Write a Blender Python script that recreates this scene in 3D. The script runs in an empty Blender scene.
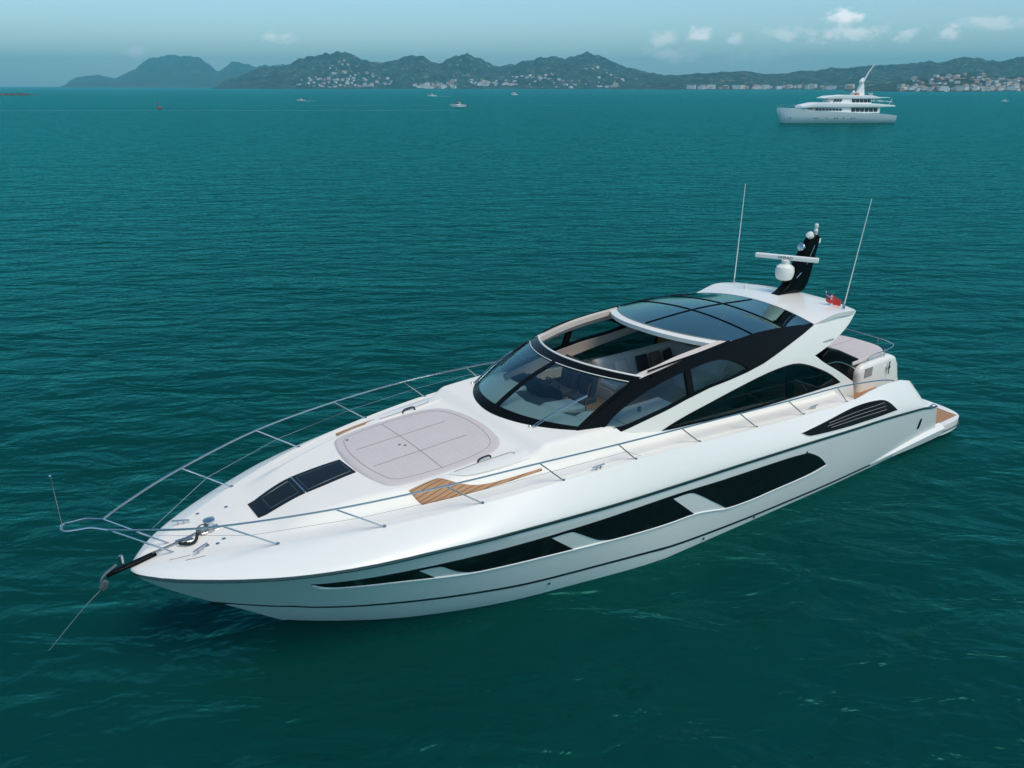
import bpy, bmesh, math, random
from mathutils import Vector, Matrix
from mathutils.geometry import delaunay_2d_cdt
R = math.radians
SC = bpy.context.scene
C = SC.collection

# ------------------------------------------------------------------ camera, sky, sun, exposure
cam_d = bpy.data.cameras.new('camera'); cam = bpy.data.objects.new('camera', cam_d); C.objects.link(cam)
CAM_H = 9.5
PITCH = math.atan(298/780)
cam.location = (0, 0, CAM_H)
cam.rotation_euler = (math.pi/2-PITCH, 0, 0)
cam_d.sensor_width = 36; cam_d.lens = 36*780/1024
cam_d.clip_start = .1; cam_d.clip_end = 60000
SC.camera = cam

SUN_EL, SUN_AZ = R(60), R(140)       # azimuth measured from +Y (away from the camera) towards +X
w = bpy.data.worlds.new('World'); SC.world = w; w.use_nodes = True
nt = w.node_tree; bg = nt.nodes['Background']
sky = nt.nodes.new('ShaderNodeTexSky'); sky.sky_type = 'NISHITA'; sky.sun_disc = False
sky.sun_elevation = SUN_EL; sky.sun_rotation = SUN_AZ
sky.altitude = 0; sky.air_density = 1.0; sky.dust_density = .7; sky.ozone_density = 1.6
def N(t, k, **kw):
    n = t.nodes.new(k)
    for a, b in kw.items(): setattr(n, a, b)
    return n
def mixrgb(t, a, b, fac, mode='MIX'):
    m = N(t, 'ShaderNodeMix', data_type='RGBA', blend_type=mode)
    for s, v in ((6, a), (7, b), (0, fac)):
        if hasattr(v, 'is_output'): t.links.new(v, m.inputs[s])
        else: m.inputs[s].default_value = v
    return m.outputs[2]
tint = mixrgb(nt, sky.outputs[0], (.86, 1.0, 1.04, 1), 1.0, 'MULTIPLY')
# clouds: noise puffs gathered in soft patches of the sky
tc = N(nt, 'ShaderNodeTexCoord')
def cloud(az, el, wa, we, seed, amp):
    """soft elliptical patch around a direction, broken up by noise"""
    d = Vector((math.sin(R(az))*math.cos(R(el)), math.cos(R(az))*math.cos(R(el)), math.sin(R(el))))
    rx = Vector((math.cos(R(az)), -math.sin(R(az)), 0))
    def dot(v):
        n = N(nt, 'ShaderNodeVectorMath', operation='DOT_PRODUCT'); nt.links.new(tc.outputs['Generated'], n.inputs[0]); n.inputs[1].default_value = v; return n.outputs['Value']
    def mth(op, a, b=None):
        n = N(nt, 'ShaderNodeMath', operation=op)
        for i, v in enumerate((a, b)):
            if v is None: continue
            if hasattr(v, 'is_output'): nt.links.new(v, n.inputs[i])
            else: n.inputs[i].default_value = v
        return n.outputs[0]
    a = mth('DIVIDE', dot(rx), math.sin(R(wa)))
    b = mth('DIVIDE', mth('SUBTRACT', dot(Vector((0, 0, 1))), math.sin(R(el))), math.sin(R(we)))
    r = mth('SQRT', mth('ADD', mth('MULTIPLY', a, a), mth('MULTIPLY', b, b)))
    front = mth('GREATER_THAN', dot(d), 0.0)
    sh = mth('SUBTRACT', 1.0, r)
    nz = N(nt, 'ShaderNodeTexNoise'); nz.inputs['Scale'].default_value = 42+seed; nz.inputs['Detail'].default_value = 6; nz.inputs['Roughness'].default_value = .62
    mp = N(nt, 'ShaderNodeMapping'); mp.inputs['Scale'].default_value = (1, 1, 1.6); mp.inputs['Location'].default_value = (seed, seed*.3, 0)
    nt.links.new(tc.outputs['Generated'], mp.inputs[0]); nt.links.new(mp.outputs[0], nz.inputs['Vector'])
    v = mth('ADD', mth('MULTIPLY', sh, .75), mth('MULTIPLY', mth('SUBTRACT', nz.outputs['Fac'], .5), 2.2))
    mr = N(nt, 'ShaderNodeMapRange', interpolation_type='SMOOTHSTEP'); mr.inputs[1].default_value = .1; mr.inputs[2].default_value = .75; mr.inputs[4].default_value = amp
    nt.links.new(v, mr.inputs[0])
    return mth('MULTIPLY', mr.outputs[0], front)
col = tint
for args in [(-14.9,2.95,1.7,.6,1,.6), (-24.0,1.9,.9,.45,3,.4), (10.0,2.9,1.6,.8,2,.55), (10.6,1.9,2.0,.8,7,.5), (12.6,3.05,1.7,.7,4,.85), (14.6,2.8,1.1,.6,8,.55),
             (17.6,3.1,2.0,.7,9,.5), (21.2,3.95,1.7,.7,5,.95), (21.8,3.0,3.0,.8,6,.7), (24.8,3.0,1.6,.6,13,.6), (27.3,3.0,1.3,.65,10,.7), (29.4,3.4,2.6,.5,12,.4), (15.5,1.6,4.0,.6,15,.3)]:
    col = mixrgb(nt, col, (9.6, 9.2, 9.2, 1), cloud(*args))
nt.links.new(col, bg.inputs[0]); bg.inputs[1].default_value = .15

sd = bpy.data.lights.new('sun', 'SUN'); sun = bpy.data.objects.new('sun', sd); C.objects.link(sun)
sd.energy = 2.1; sd.angle = R(28); sd.color = (1, .88, .68)
sun_dir = Vector((math.sin(SUN_AZ)*math.cos(SUN_EL), math.cos(SUN_AZ)*math.cos(SUN_EL), math.sin(SUN_EL)))
sun.rotation_euler = sun_dir.to_track_quat('Z', 'Y').to_euler()
vs = SC.view_settings
vs.view_transform = 'Standard'; vs.look = 'None'; vs.exposure = .18; vs.gamma = 1; vs.use_curve_mapping = False

# ------------------------------------------------------------------ helpers
def tag(o, label=None, cat=None, group=None, kind=None):
    if label: o['label'] = label
    if cat: o['category'] = cat
    if group: o['group'] = group
    if kind: o['kind'] = kind
    return o
def empty(name, loc=(0, 0, 0), rz=0, parent=None):
    o = bpy.data.objects.new(name, None); C.objects.link(o); o.location = loc; o.rotation_euler = (0, 0, rz)
    o.empty_display_size = .2
    if parent: o.parent = parent
    return o
def mat(name, col, rough=.5, metal=0, spec=.5, coat=0, var=0, vscale=8, bump=0, bscale=30, alpha=None):
    m = bpy.data.materials.new(name); m.use_nodes = True; t = m.node_tree; b = t.nodes['Principled BSDF']
    b.inputs['Base Color'].default_value = (*col, 1); b.inputs['Roughness'].default_value = rough
    b.inputs['Metallic'].default_value = metal; b.inputs['Specular IOR Level'].default_value = spec
    b.inputs['Coat Weight'].default_value = coat; b.inputs['Coat Roughness'].default_value = .08
    if var or bump:
        tcc = N(t, 'ShaderNodeTexCoord')
        nz = N(t, 'ShaderNodeTexNoise'); nz.inputs['Scale'].default_value = vscale; nz.inputs['Detail'].default_value = 5
        t.links.new(tcc.outputs['Object'], nz.inputs['Vector'])
    if var:
        o = mixrgb(t, (*[c*(1-var) for c in col], 1), (*[min(1, c*(1+var)) for c in col], 1), nz.outputs['Fac'])
        t.links.new(o, b.inputs['Base Color'])
        mr = N(t, 'ShaderNodeMapRange'); mr.inputs[3].default_value = max(0, rough-.06); mr.inputs[4].default_value = rough+.1
        t.links.new(nz.outputs['Fac'], mr.inputs[0]); t.links.new(mr.outputs[0], b.inputs['Roughness'])
    if bump:
        n2 = N(t, 'ShaderNodeTexNoise'); n2.inputs['Scale'].default_value = bscale; n2.inputs['Detail'].default_value = 4
        t.links.new(tcc.outputs['Object'], n2.inputs['Vector'])
        bp = N(t, 'ShaderNodeBump'); bp.inputs['Strength'].default_value = bump; bp.inputs['Distance'].default_value = .02
        t.links.new(n2.outputs['Fac'], bp.inputs['Height']); t.links.new(bp.outputs[0], b.inputs['Normal'])
    return m
def glass(name, tint_, gloss=(1, 1, 1), rough=.02, ior=1.5):
    m = bpy.data.materials.new(name); m.use_nodes = True; t = m.node_tree; t.nodes.clear()
    out = N(t, 'ShaderNodeOutputMaterial'); tr = N(t, 'ShaderNodeBsdfTransparent'); gl = N(t, 'ShaderNodeBsdfGlossy')
    tr.inputs[0].default_value = (*tint_, 1); gl.inputs[0].default_value = (*gloss, 1); gl.inputs['Roughness'].default_value = rough
    fr = N(t, 'ShaderNodeFresnel')
    ge = N(t, 'ShaderNodeNewGeometry'); mr = N(t, 'ShaderNodeMapRange'); mr.inputs[3].default_value = ior; mr.inputs[4].default_value = 1/ior
    t.links.new(ge.outputs['Backfacing'], mr.inputs[0]); t.links.new(mr.outputs[0], fr.inputs[0])    # same sheen from either side of the pane
    mx = N(t, 'ShaderNodeMixShader'); t.links.new(fr.outputs[0], mx.inputs[0]); t.links.new(tr.outputs[0], mx.inputs[1]); t.links.new(gl.outputs[0], mx.inputs[2])
    t.links.new(mx.outputs[0], out.inputs[0]); return m
M = {}
M['gelcoat'] = mat('gelcoat', (.82, .79, .72), .32, coat=.35, var=.03, vscale=1.2)
M['deckgel'] = mat('deck_gelcoat', (.84, .80, .725), .5, var=.035, vscale=1.5, bump=.08, bscale=220)
M['hullgel'] = mat('hull_gelcoat', (.80, .785, .74), .32, coat=.05, var=.02, vscale=.8)
M['black'] = mat('black_gelcoat', (.004, .005, .0055), .14, spec=.07)
M['blackglass'] = mat('black_glass', (.006, .008, .009), .08, spec=.3)
M['rubrail'] = mat('rub_rail', (.02, .055, .055), .3, metal=.2)
M['boot'] = mat('boot_stripe', (.012, .02, .03), .35)
M['antifoul'] = mat('antifouling', (.01, .014, .02), .8)
M['steel'] = mat('stainless', (.55, .57, .58), .18, metal=1)
M['teak'] = mat('teak', (.42, .22, .10), .6, var=.12, vscale=14)
t_ = M['teak'].node_tree; bs_ = t_.nodes['Principled BSDF']; tc_ = N(t_, 'ShaderNodeTexCoord')
wv_ = N(t_, 'ShaderNodeTexWave', bands_direction='Y'); wv_.inputs['Scale'].default_value = 5.0
t_.links.new(tc_.outputs['Object'], wv_.inputs['Vector']); r_ = N(t_, 'ShaderNodeMapRange'); r_.inputs[1].default_value = .03; r_.inputs[2].default_value = .12
t_.links.new(wv_.outputs['Fac'], r_.inputs[0]); src_ = bs_.inputs['Base Color'].links[0].from_socket
t_.links.new(mixrgb(t_, (.10, .06, .035, 1), src_, r_.outputs[0]), bs_.inputs['Base Color'])
M['cream'] = mat('cream_lining', (.66, .58, .50), .6, var=.05)
M['leather'] = mat('cream_leather', (.82, .77, .70), .5, var=.04, bump=.15, bscale=60)
M['mauve'] = mat('sunpad_fabric', (.60, .535, .52), .9, var=.05, vscale=3, bump=.35, bscale=90)
t_ = M['mauve'].node_tree; bs_ = t_.nodes['Principled BSDF']; tc_ = N(t_, 'ShaderNodeTexCoord')
wv_ = N(t_, 'ShaderNodeTexWave', bands_direction='X'); wv_.inputs['Scale'].default_value = 2.6; wv_.inputs['Distortion'].default_value = .6; wv_.inputs['Detail'].default_value = 2
t_.links.new(tc_.outputs['Object'], wv_.inputs['Vector']); b2_ = N(t_, 'ShaderNodeBump'); b2_.inputs['Strength'].default_value = .15; b2_.inputs['Distance'].default_value = .02
t_.links.new(wv_.outputs['Fac'], b2_.inputs['Height']); t_.links.new(bs_.inputs['Normal'].links[0].from_socket, b2_.inputs['Normal']); t_.links.new(b2_.outputs[0], bs_.inputs['Normal'])
M['grey'] = mat('grey_fabric', (.40, .39, .40), .85, var=.05, bump=.2, bscale=80)
M['charcoal'] = mat('charcoal_fabric', (.03, .03, .033), .7, var=.15)
M['dash'] = mat('dashboard_trim', (.075, .075, .075), .6, var=.1)
M['brown'] = mat('brown_fabric', (.22, .14, .10), .8, var=.1)
M['walnut'] = mat('walnut', (.10, .05, .028), .35, var=.25, vscale=6)
M['oak'] = mat('warm_wood', (.34, .17, .07), .4, var=.2, vscale=7)
M['plastic'] = mat('white_plastic', (.82, .79, .72), .35)
M['rope'] = mat('rope', (.30, .34, .32), .85, bump=.5, bscale=90)
M['darkrope'] = mat('dark_rope', (.01, .01, .012), .8, bump=.5, bscale=90)
M['galv'] = mat('galvanised', (.22, .24, .24), .4, metal=.8, var=.2)
M['rubber'] = mat('rubber', (.015, .015, .016), .7)
M['red'] = mat('red_paint', (.45, .03, .02), .5)
M['blue'] = mat('navy_cloth', (.015, .025, .13), .8)
M['redcloth'] = mat('red_cloth', (.50, .035, .03), .8)
M['whitecloth'] = mat('white_cloth', (.75, .75, .73), .8)
M['teal'] = mat('teal_ceramic', (.05, .28, .27), .3)
M['seam'] = mat('seam', (.30, .27, .27), .9)
M['gap'] = mat('deck_joint', (.30, .28, .26), .8)
M['winglass'] = glass('tinted_windscreen', (.64, .74, .75), (.55, .8, .85))
M['sideglass'] = glass('tinted_side_glass', (.60, .68, .68), (.5, .65, .7))
M['sideglass_dark'] = glass('dark_side_glass', (.27, .33, .33), (.5, .65, .7))
def roofglass():
    return glass('blue_roof_glass', (.10, .17, .21), (.72, 1.0, .95), .03, 3.2)
M['roofglass'] = roofglass()

def obj(name, verts, faces, m, parent=None, smooth=True, angle=35, normals=None, mats=None, fmat=None):
    me = bpy.data.meshes.new(name); me.from_pydata([tuple(v) for v in verts], [], faces)
    if mats:
        for q in mats: me.materials.append(q)
        if fmat: me.polygons.foreach_set('material_index', fmat)
    else: me.materials.append(m)
    me.update()
    o = bpy.data.objects.new(name, me); C.objects.link(o)
    if parent: o.parent = parent
    if smooth:
        me.polygons.foreach_set('use_smooth', [True]*len(me.polygons))
        if normals: me.normals_split_custom_set_from_vertices([tuple(n) for n in normals])
        else: me.set_sharp_from_angle(angle=R(angle))
    return o
class MB:
    def __init__(s): s.v = []; s.f = []
    def add(s, vs, fs):
        b = len(s.v); s.v += [Vector(v) for v in vs]; s.f += [tuple(b+i for i in f) for f in fs]; return s
    def box(s, x0, x1, y0, y1, z0, z1, bev=0):
        if bev <= 0:
            return s.add([(x, y, z) for x in (x0, x1) for y in (y0, y1) for z in (z0, z1)],
                  [(0, 1, 3, 2), (4, 6, 7, 5), (0, 4, 5, 1), (2, 3, 7, 6), (0, 2, 6, 4), (1, 5, 7, 3)])
        bm = bmesh.new(); bmesh.ops.create_cube(bm, size=1)
        for v in bm.verts:
            v.co = Vector(((x0+x1)/2+v.co.x*(x1-x0), (y0+y1)/2+v.co.y*(y1-y0), (z0+z1)/2+v.co.z*(z1-z0)))
        bmesh.ops.bevel(bm, geom=bm.edges[:], offset=bev, segments=3, profile=.6, affect='EDGES')
        bm.verts.index_update(); s.add([v.co.copy() for v in bm.verts], [[v.index for v in f.verts] for f in bm.faces]); bm.free(); return s
    def prism(s, prof, axis, a, b, bev=0):
        """profile polygon (two remaining axes in order) swept along axis from a to b"""
        n = len(prof)
        def P(u, v, t): return {0: (t, u, v), 1: (u, t, v), 2: (u, v, t)}[axis]
        vs = [P(u, v, a) for u, v in prof]+[P(u, v, b) for u, v in prof]
        fs = [tuple(range(n)), tuple(range(2*n-1, n-1, -1))]+[(i, i+n, (i+1) % n+n, (i+1) % n) for i in range(n)]
        if bev:
            bm = bmesh.new(); bv = [bm.verts.new(q) for q in vs]
            for f in fs: bm.faces.new([bv[i] for i in f])
            bmesh.ops.recalc_face_normals(bm, faces=bm.faces[:])
            bmesh.ops.bevel(bm, geom=bm.edges[:], offset=bev, segments=3, profile=.6, affect='EDGES')
            bm.verts.index_update(); s.add([v.co.copy() for v in bm.verts], [[v.index for v in f.verts] for f in bm.faces]); bm.free(); return s
        return s.add(vs, fs)
    def tube(s, pts, r, n=8, closed=False, taper=None, flat=1):
        pts = [Vector(p) for p in pts]; k = len(pts); rings = []; up = None
        for i, p in enumerate(pts):
            a = pts[(i-1) % k] if (i or closed) else pts[0]; b = pts[(i+1) % k] if (i < k-1 or closed) else pts[-1]
            t = (b-a).normalized()
            if up is None: up = t.orthogonal().normalized()
            up = (up-t*up.dot(t)).normalized(); q = t.cross(up)
            rr = r if taper is None else r+(taper-r)*i/max(1, k-1)
            if callable(r): rr = r(i/max(1, k-1))
            rings.append([p+(up*math.cos(2*math.pi*j/n)+q*math.sin(2*math.pi*j/n)*flat)*rr for j in range(n)])
        vs = [v for g in rings for v in g]; fs = []
        for i in range(k if closed else k-1):
            for j in range(n):
                a, b = i*n, ((i+1) % k)*n; fs.append((a+j, a+(j+1) % n, b+(j+1) % n, b+j))
        if not closed: fs += [tuple(range(n-1, -1, -1)), tuple((k-1)*n+j for j in range(n))]
        return s.add(vs, fs)
    def lathe(s, prof, c, n=20, axis=(0, 0, 1)):
        ax = Vector(axis).normalized(); u = ax.orthogonal().normalized(); v = ax.cross(u); c = Vector(c); vs = []; fs = []
        for r, z in prof:
            for j in range(n):
                t = 2*math.pi*j/n; vs.append(c+ax*z+(u*math.cos(t)+v*math.sin(t))*max(r, 1e-4))
        for i in range(len(prof)-1):
            for j in range(n): fs.append((i*n+j, i*n+(j+1) % n, (i+1)*n+(j+1) % n, (i+1)*n+j))
        fs += [tuple(range(n-1, -1, -1)), tuple((len(prof)-1)*n+j for j in range(n))]
        return s.add(vs, fs)
    def build(s, name, m, parent=None, smooth=True, angle=35, recalc=True):
        o = obj(name, s.v, s.f, m, parent, False)
        if recalc:
            bm = bmesh.new(); bm.from_mesh(o.data); bmesh.ops.recalc_face_normals(bm, faces=bm.faces[:]); bm.to_mesh(o.data); bm.free()
        if smooth:
            o.data.polygons.foreach_set('use_smooth', [True]*len(o.data.polygons)); o.data.set_sharp_from_angle(angle=R(angle))
        return o

def crv(pts, n=6, closed=False):
    """Catmull-Rom through 3D points"""
    P = [Vector(p) for p in pts]; k = len(P); out = []
    for i in range(k if closed else k-1):
        p1, p2 = P[i], P[(i+1) % k]
        p0 = P[(i-1) % k] if (i or closed) else p1*2-p2
        p3 = P[(i+2) % k] if (i < k-2 or closed) else p2*2-p1
        for j in range(n):
            t = j/n; out.append(.5*((2*p1)+(p2-p0)*t+(2*p0-5*p1+4*p2-p3)*t*t+(3*p1-p0-3*p2+p3)*t**3))
    if not closed: out.append(P[-1])
    return out
def chaikin(pts, it=2):
    """closed outline; points with a third entry stay sharp"""
    P = [(p[0], p[1], len(p) > 2) for p in pts]
    for _ in range(it):
        Q = []; n = len(P)
        for i in range(n):
            a, b = P[i], P[(i+1) % n]
            if a[2]: Q.append(a)
            else: Q.append((a[0]*.75+b[0]*.25, a[1]*.75+b[1]*.25, False))
            if not b[2]: Q.append((a[0]*.25+b[0]*.75, a[1]*.25+b[1]*.75, False))
        P = Q
    return [(a, b) for a, b, _ in P]
def densify(P, d):
    out = []
    for i in range(len(P)):
        a, b = P[i], P[(i+1) % len(P)]; L = math.dist(a, b); k = max(1, int(L/d))
        out += [(a[0]+(b[0]-a[0])*j/k, a[1]+(b[1]-a[1])*j/k) for j in range(k)]
    return out
def inside(p, P):
    c = False; n = len(P); j = n-1
    for i in range(n):
        if (P[i][1] > p[1]) != (P[j][1] > p[1]) and p[0] < (P[j][0]-P[i][0])*(p[1]-P[i][1])/(P[j][1]-P[i][1])+P[i][0]: c = not c
        j = i
    return c
def patch(name, outline, fn, thick, m, parent, holes=(), res=.15, off=0.0, side=1, outward=None, it=2, smooth_holes=True, backmat=None):
    """a curved panel: 2D outline carried by the surface fn(a, b) -> boat point, with thickness; side=-1 mirrors it to starboard"""
    loops = [densify(chaikin(outline, it), res)]+[densify(chaikin(h, it), res) for h in holes]
    pts = []; edges = []
    for L in loops:
        b = len(pts); pts += L; edges += [(b+i, b+(i+1) % len(L)) for i in range(len(L))]
    xs = [p[0] for p in loops[0]]; ys = [p[1] for p in loops[0]]
    nx = max(1, int((max(xs)-min(xs))/res)); ny = max(1, int((max(ys)-min(ys))/res))
    for i in range(1, nx):
        for j in range(1, ny):
            p = (min(xs)+(max(xs)-min(xs))*i/nx, min(ys)+(max(ys)-min(ys))*j/ny)
            if not inside(p, loops[0]) or any(inside(p, h) for h in loops[1:]): continue
            if min(math.dist(p, q) for L in loops for q in L) < res*.35: continue
            pts.append(p)
    V, E, F, ov, oe, of = delaunay_2d_cdt([Vector(p) for p in pts], edges, [], 0, 1e-5)
    F2 = []
    for f in F:
        c = ((V[f[0]].x+V[f[1]].x+V[f[2]].x)/3, (V[f[0]].y+V[f[1]].y+V[f[2]].y)/3)
        if inside(c, loops[0]) and not any(inside(c, h) for h in loops[1:]): F2.append(tuple(f))
    used = sorted({i for f in F2 for i in f}); re = {i: k for k, i in enumerate(used)}
    V = [V[i] for i in used]; F2 = [tuple(re[i] for i in f) for f in F2]
    top = []; nor = []
    for v in V:
        p = Vector(fn(v.x, v.y)); e = .01
        du = Vector(fn(v.x+e, v.y))-Vector(fn(v.x-e, v.y)); dv = Vector(fn(v.x, v.y+e))-Vector(fn(v.x, v.y-e))
        n = du.cross(dv).normalized()
        if n.dot(outward if outward else Vector((0, 1, 0))) < 0: n = -n
        top.append(p+n*off); nor.append(n)
    # orient faces along n
    G = []
    for f in F2:
        fnm = (top[f[1]]-top[f[0]]).cross(top[f[2]]-top[f[0]])
        G.append(f if fnm.dot(nor[f[0]]) > 0 else (f[0], f[2], f[1]))
    verts = list(top); norms = list(nor); faces = list(G); fm = [0]*len(G)
    k = len(top)
    if thick > 0:
        verts += [p-n*thick for p, n in zip(top, nor)]; norms += [-n for n in nor]
        faces += [(c+k, b+k, a+k) for a, b, c in G]; fm += [1 if backmat else 0]*len(G)
        cnt = {}
        for f in G:
            for a, b in ((f[0], f[1]), (f[1], f[2]), (f[2], f[0])): cnt[(a, b)] = 1
        for (a, b) in list(cnt):
            if (b, a) in cnt: continue
            rn = (top[b]-top[a]).cross(nor[a]).normalized(); q = len(verts)
            verts += [top[a], top[b], top[b]-nor[b]*thick, top[a]-nor[a]*thick]; norms += [rn]*4
            faces.append((q, q+3, q+2, q+1)); fm.append(0)
    if side < 0:
        verts = [Vector((v.x, -v.y, v.z)) for v in verts]; norms = [Vector((n.x, -n.y, n.z)) for n in norms]; faces = [tuple(reversed(f)) for f in faces]
    return obj(name, verts, faces, m, parent, True, normals=norms, mats=[m, backmat] if backmat else None, fmat=fm if backmat else None)

# ------------------------------------------------------------------ shape tables of the yacht (s aft of the bow tip, z above water)
def ip(x, tab):
    # monotone-ish cubic (Catmull-Rom finite-difference hermite) interpolation in a table
    if x <= tab[0][0]: return tab[0][1]
    if x >= tab[-1][0]: return tab[-1][1]
    for i in range(len(tab)-1):
        if x <= tab[i+1][0]: break
    x0,y0 = tab[i]; x1,y1 = tab[i+1]; h = x1-x0
    d = (y1-y0)/h
    def sl(j):
        if j == 0: return (tab[1][1]-tab[0][1])/(tab[1][0]-tab[0][0])
        if j == len(tab)-1: return (tab[-1][1]-tab[-2][1])/(tab[-1][0]-tab[-2][0])
        a = (tab[j][1]-tab[j-1][1])/(tab[j][0]-tab[j-1][0]); b = (tab[j+1][1]-tab[j][1])/(tab[j+1][0]-tab[j][0])
        if a*b <= 0: return 0.0
        return 2*a*b/(a+b)
    m0, m1 = sl(i), sl(i+1)
    t = (x-x0)/h
    return y0*(2*t**3-3*t*t+1)+h*m0*(t**3-2*t*t+t)+y1*(-2*t**3+3*t*t)+h*m1*(t**3-t*t)
def sst(a,b,x):
    t = min(1,max(0,(x-a)/(b-a))); return t*t*(3-2*t)
T_STEM = [(0,2.0),(.2,1.76),(.67,1.33),(1.7,.53),(2.36,0.0),(3.2,-.5),(4.2,-.85),(6,-.95),(22,-.95)]
T_YWL = [(2.36,0.0),(2.67,.24),(3.18,.62),(4.2,1.25),(5.33,1.75),(6.3,2.08),(7.79,2.42),(9.12,2.70),(10.58,2.90),(12.8,3.02),(16.85,3.04),(20.6,2.98)]
T_ZR = [(0,2.04),(.4,2.09),(1,2.12),(2.1,2.14),(3.1,2.18),(4.2,2.20),(5.4,2.17),(6.8,2.10),(8,2.04),(9.6,1.97),(11.3,1.90),(13.3,1.80),(14.4,1.74),(16,1.64),(17.1,1.57),(19.5,1.35),(20.6,1.27)]
T_YR = [(0,.05),(.05,.2),(.2,.46),(.37,.68),(.82,1.10),(1.46,1.56),(2.13,1.95),(3.1,2.38),(4.2,2.67),(5.4,2.87),(6.8,2.98),(8,3.06),(9.6,3.12),(11.3,3.17),(13.3,3.22),(16,3.27),(17.2,3.27),(20.6,3.24)]
T_ZD = [(0,2.11),(.5,2.22),(1,2.28),(2.07,2.42),(3.68,2.53),(5.4,2.6),(7.05,2.65),(8.7,2.66),(10.5,2.56),(12.4,2.42),(14,2.30),(16,2.18),(17.3,2.30),(18.0,2.29),(18.8,2.12),(19.4,1.78),(20.1,1.40),(20.6,1.33)]
T_YD = [(0,.02),(.05,.1),(.2,.2),(.5,.42),(1,.70),(2.07,1.24),(3.68,1.93),(5.4,2.37),(7.05,2.62),(8.7,2.77),(10.5,2.85),(12.4,2.88),(16,2.88),(20.6,2.86)]
T_TH = [(2.2,0),(3,.15),(4,.22),(5.4,.23),(6.8,.26),(7.2,.42),(8.5,.42),(9.2,.3)]
T_YT = [(2,.7),(4.4,1.35),(5.4,1.62),(7,1.85),(8.5,2.0)]
def hull_y(s,z):
    zs = ip(s,T_STEM); zr = ip(s,T_ZR); yr = ip(s,T_YR)
    if z <= zs: return 0.0
    t = min(1.0,(z-zs)/(zr-zs))
    if s <= 2.45: e = 1.0
    else:
        r = (0-zs)/(zr-zs); e = math.log(max(ip(s,T_YWL),.02)/yr)/math.log(r) if r > 1e-3 else 1.0
        e = min(1.05,max(.1,e))
    return yr*t**e
def shoulder(s,t):
    yr,zr,yd,zd = ip(s,T_YR),ip(s,T_ZR),ip(s,T_YD),ip(s,T_ZD)
    return yr+(yd-yr)*t**1.35, zr+(zd-zr)*t**.95
def side_y(s,z):     # hull + shoulder as y(s,z)
    zr = ip(s,T_ZR)
    if z <= zr: return hull_y(s,z)
    zd = ip(s,T_ZD); t = min(1,max(0,(z-zr)/max(.01,zd-zr)))**(1/.95)
    return shoulder(s,t)[0]
def deck_z(s,y):
    y = abs(y); yd = max(ip(s,T_YD),.05); zd = ip(s,T_ZD) if s < 16 else ip(16,T_ZD)
    return zd + .05*max(0,1-(y/yd)**2)*sst(.3,2,s) + ip(s,T_TH)*(1-sst(0,.38,y-ip(s,T_YT)))
T_W = [(7.6,.80),(8.0,.855),(8.5,.925),(9.5,.97),(10.5,1.0),(16,1.0),(17.5,.97)]
T_AO = [(7.9,2.88),(8.22,2.90),(8.75,2.93),(9.17,2.99),(9.98,3.12),(10.72,3.24),(11.51,3.335)]
T_AI = [(7.95,3.07),(8.27,3.24),(8.68,3.44),(9.2,3.65),(9.73,3.84),(10.1,3.91),(11,4.05),(12.45,4.15)]
T_AY = [(7.95,1.80),(8.27,1.77),(8.68,1.745),(9.2,1.76),(9.73,1.795),(10.2,1.845),(11.0,1.87),(12.0,1.87)]
def house0(s,z):
    tt = max((z-2.6)/1.5,-.4)
    return (2.26-.10*tt-.29*tt*abs(tt))*ip(s,T_W)
def house_y(s,z):
    y = house0(s,z)
    if s < 12.0:
        zo, zi = ip(s,T_AO), ip(s,T_AI); k = min(1.15,max(0,(z-zo)/(zi-zo)))
        y -= k*(house0(s,zi)-ip(s,T_AY))*(1-sst(11,12,s))
    return y
T_RC = [(9.0,3.94),(10.5,4.15),(11.6,4.27),(13.5,4.34),(15.5,4.25),(17,4.20),(17.8,4.08)]
T_RE = [(9.0,3.68),(9.95,3.85),(11.4,4.04),(12.45,4.13),(13.8,4.15),(15.4,4.03),(16.4,4.16),(17.2,4.09),(17.5,4.03)]
def roof_z(s,y):
    k = min(1.3,(abs(y)/1.85)**2); return ip(s,T_RC)*(1-k)+ip(s,T_RE)*k

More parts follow.
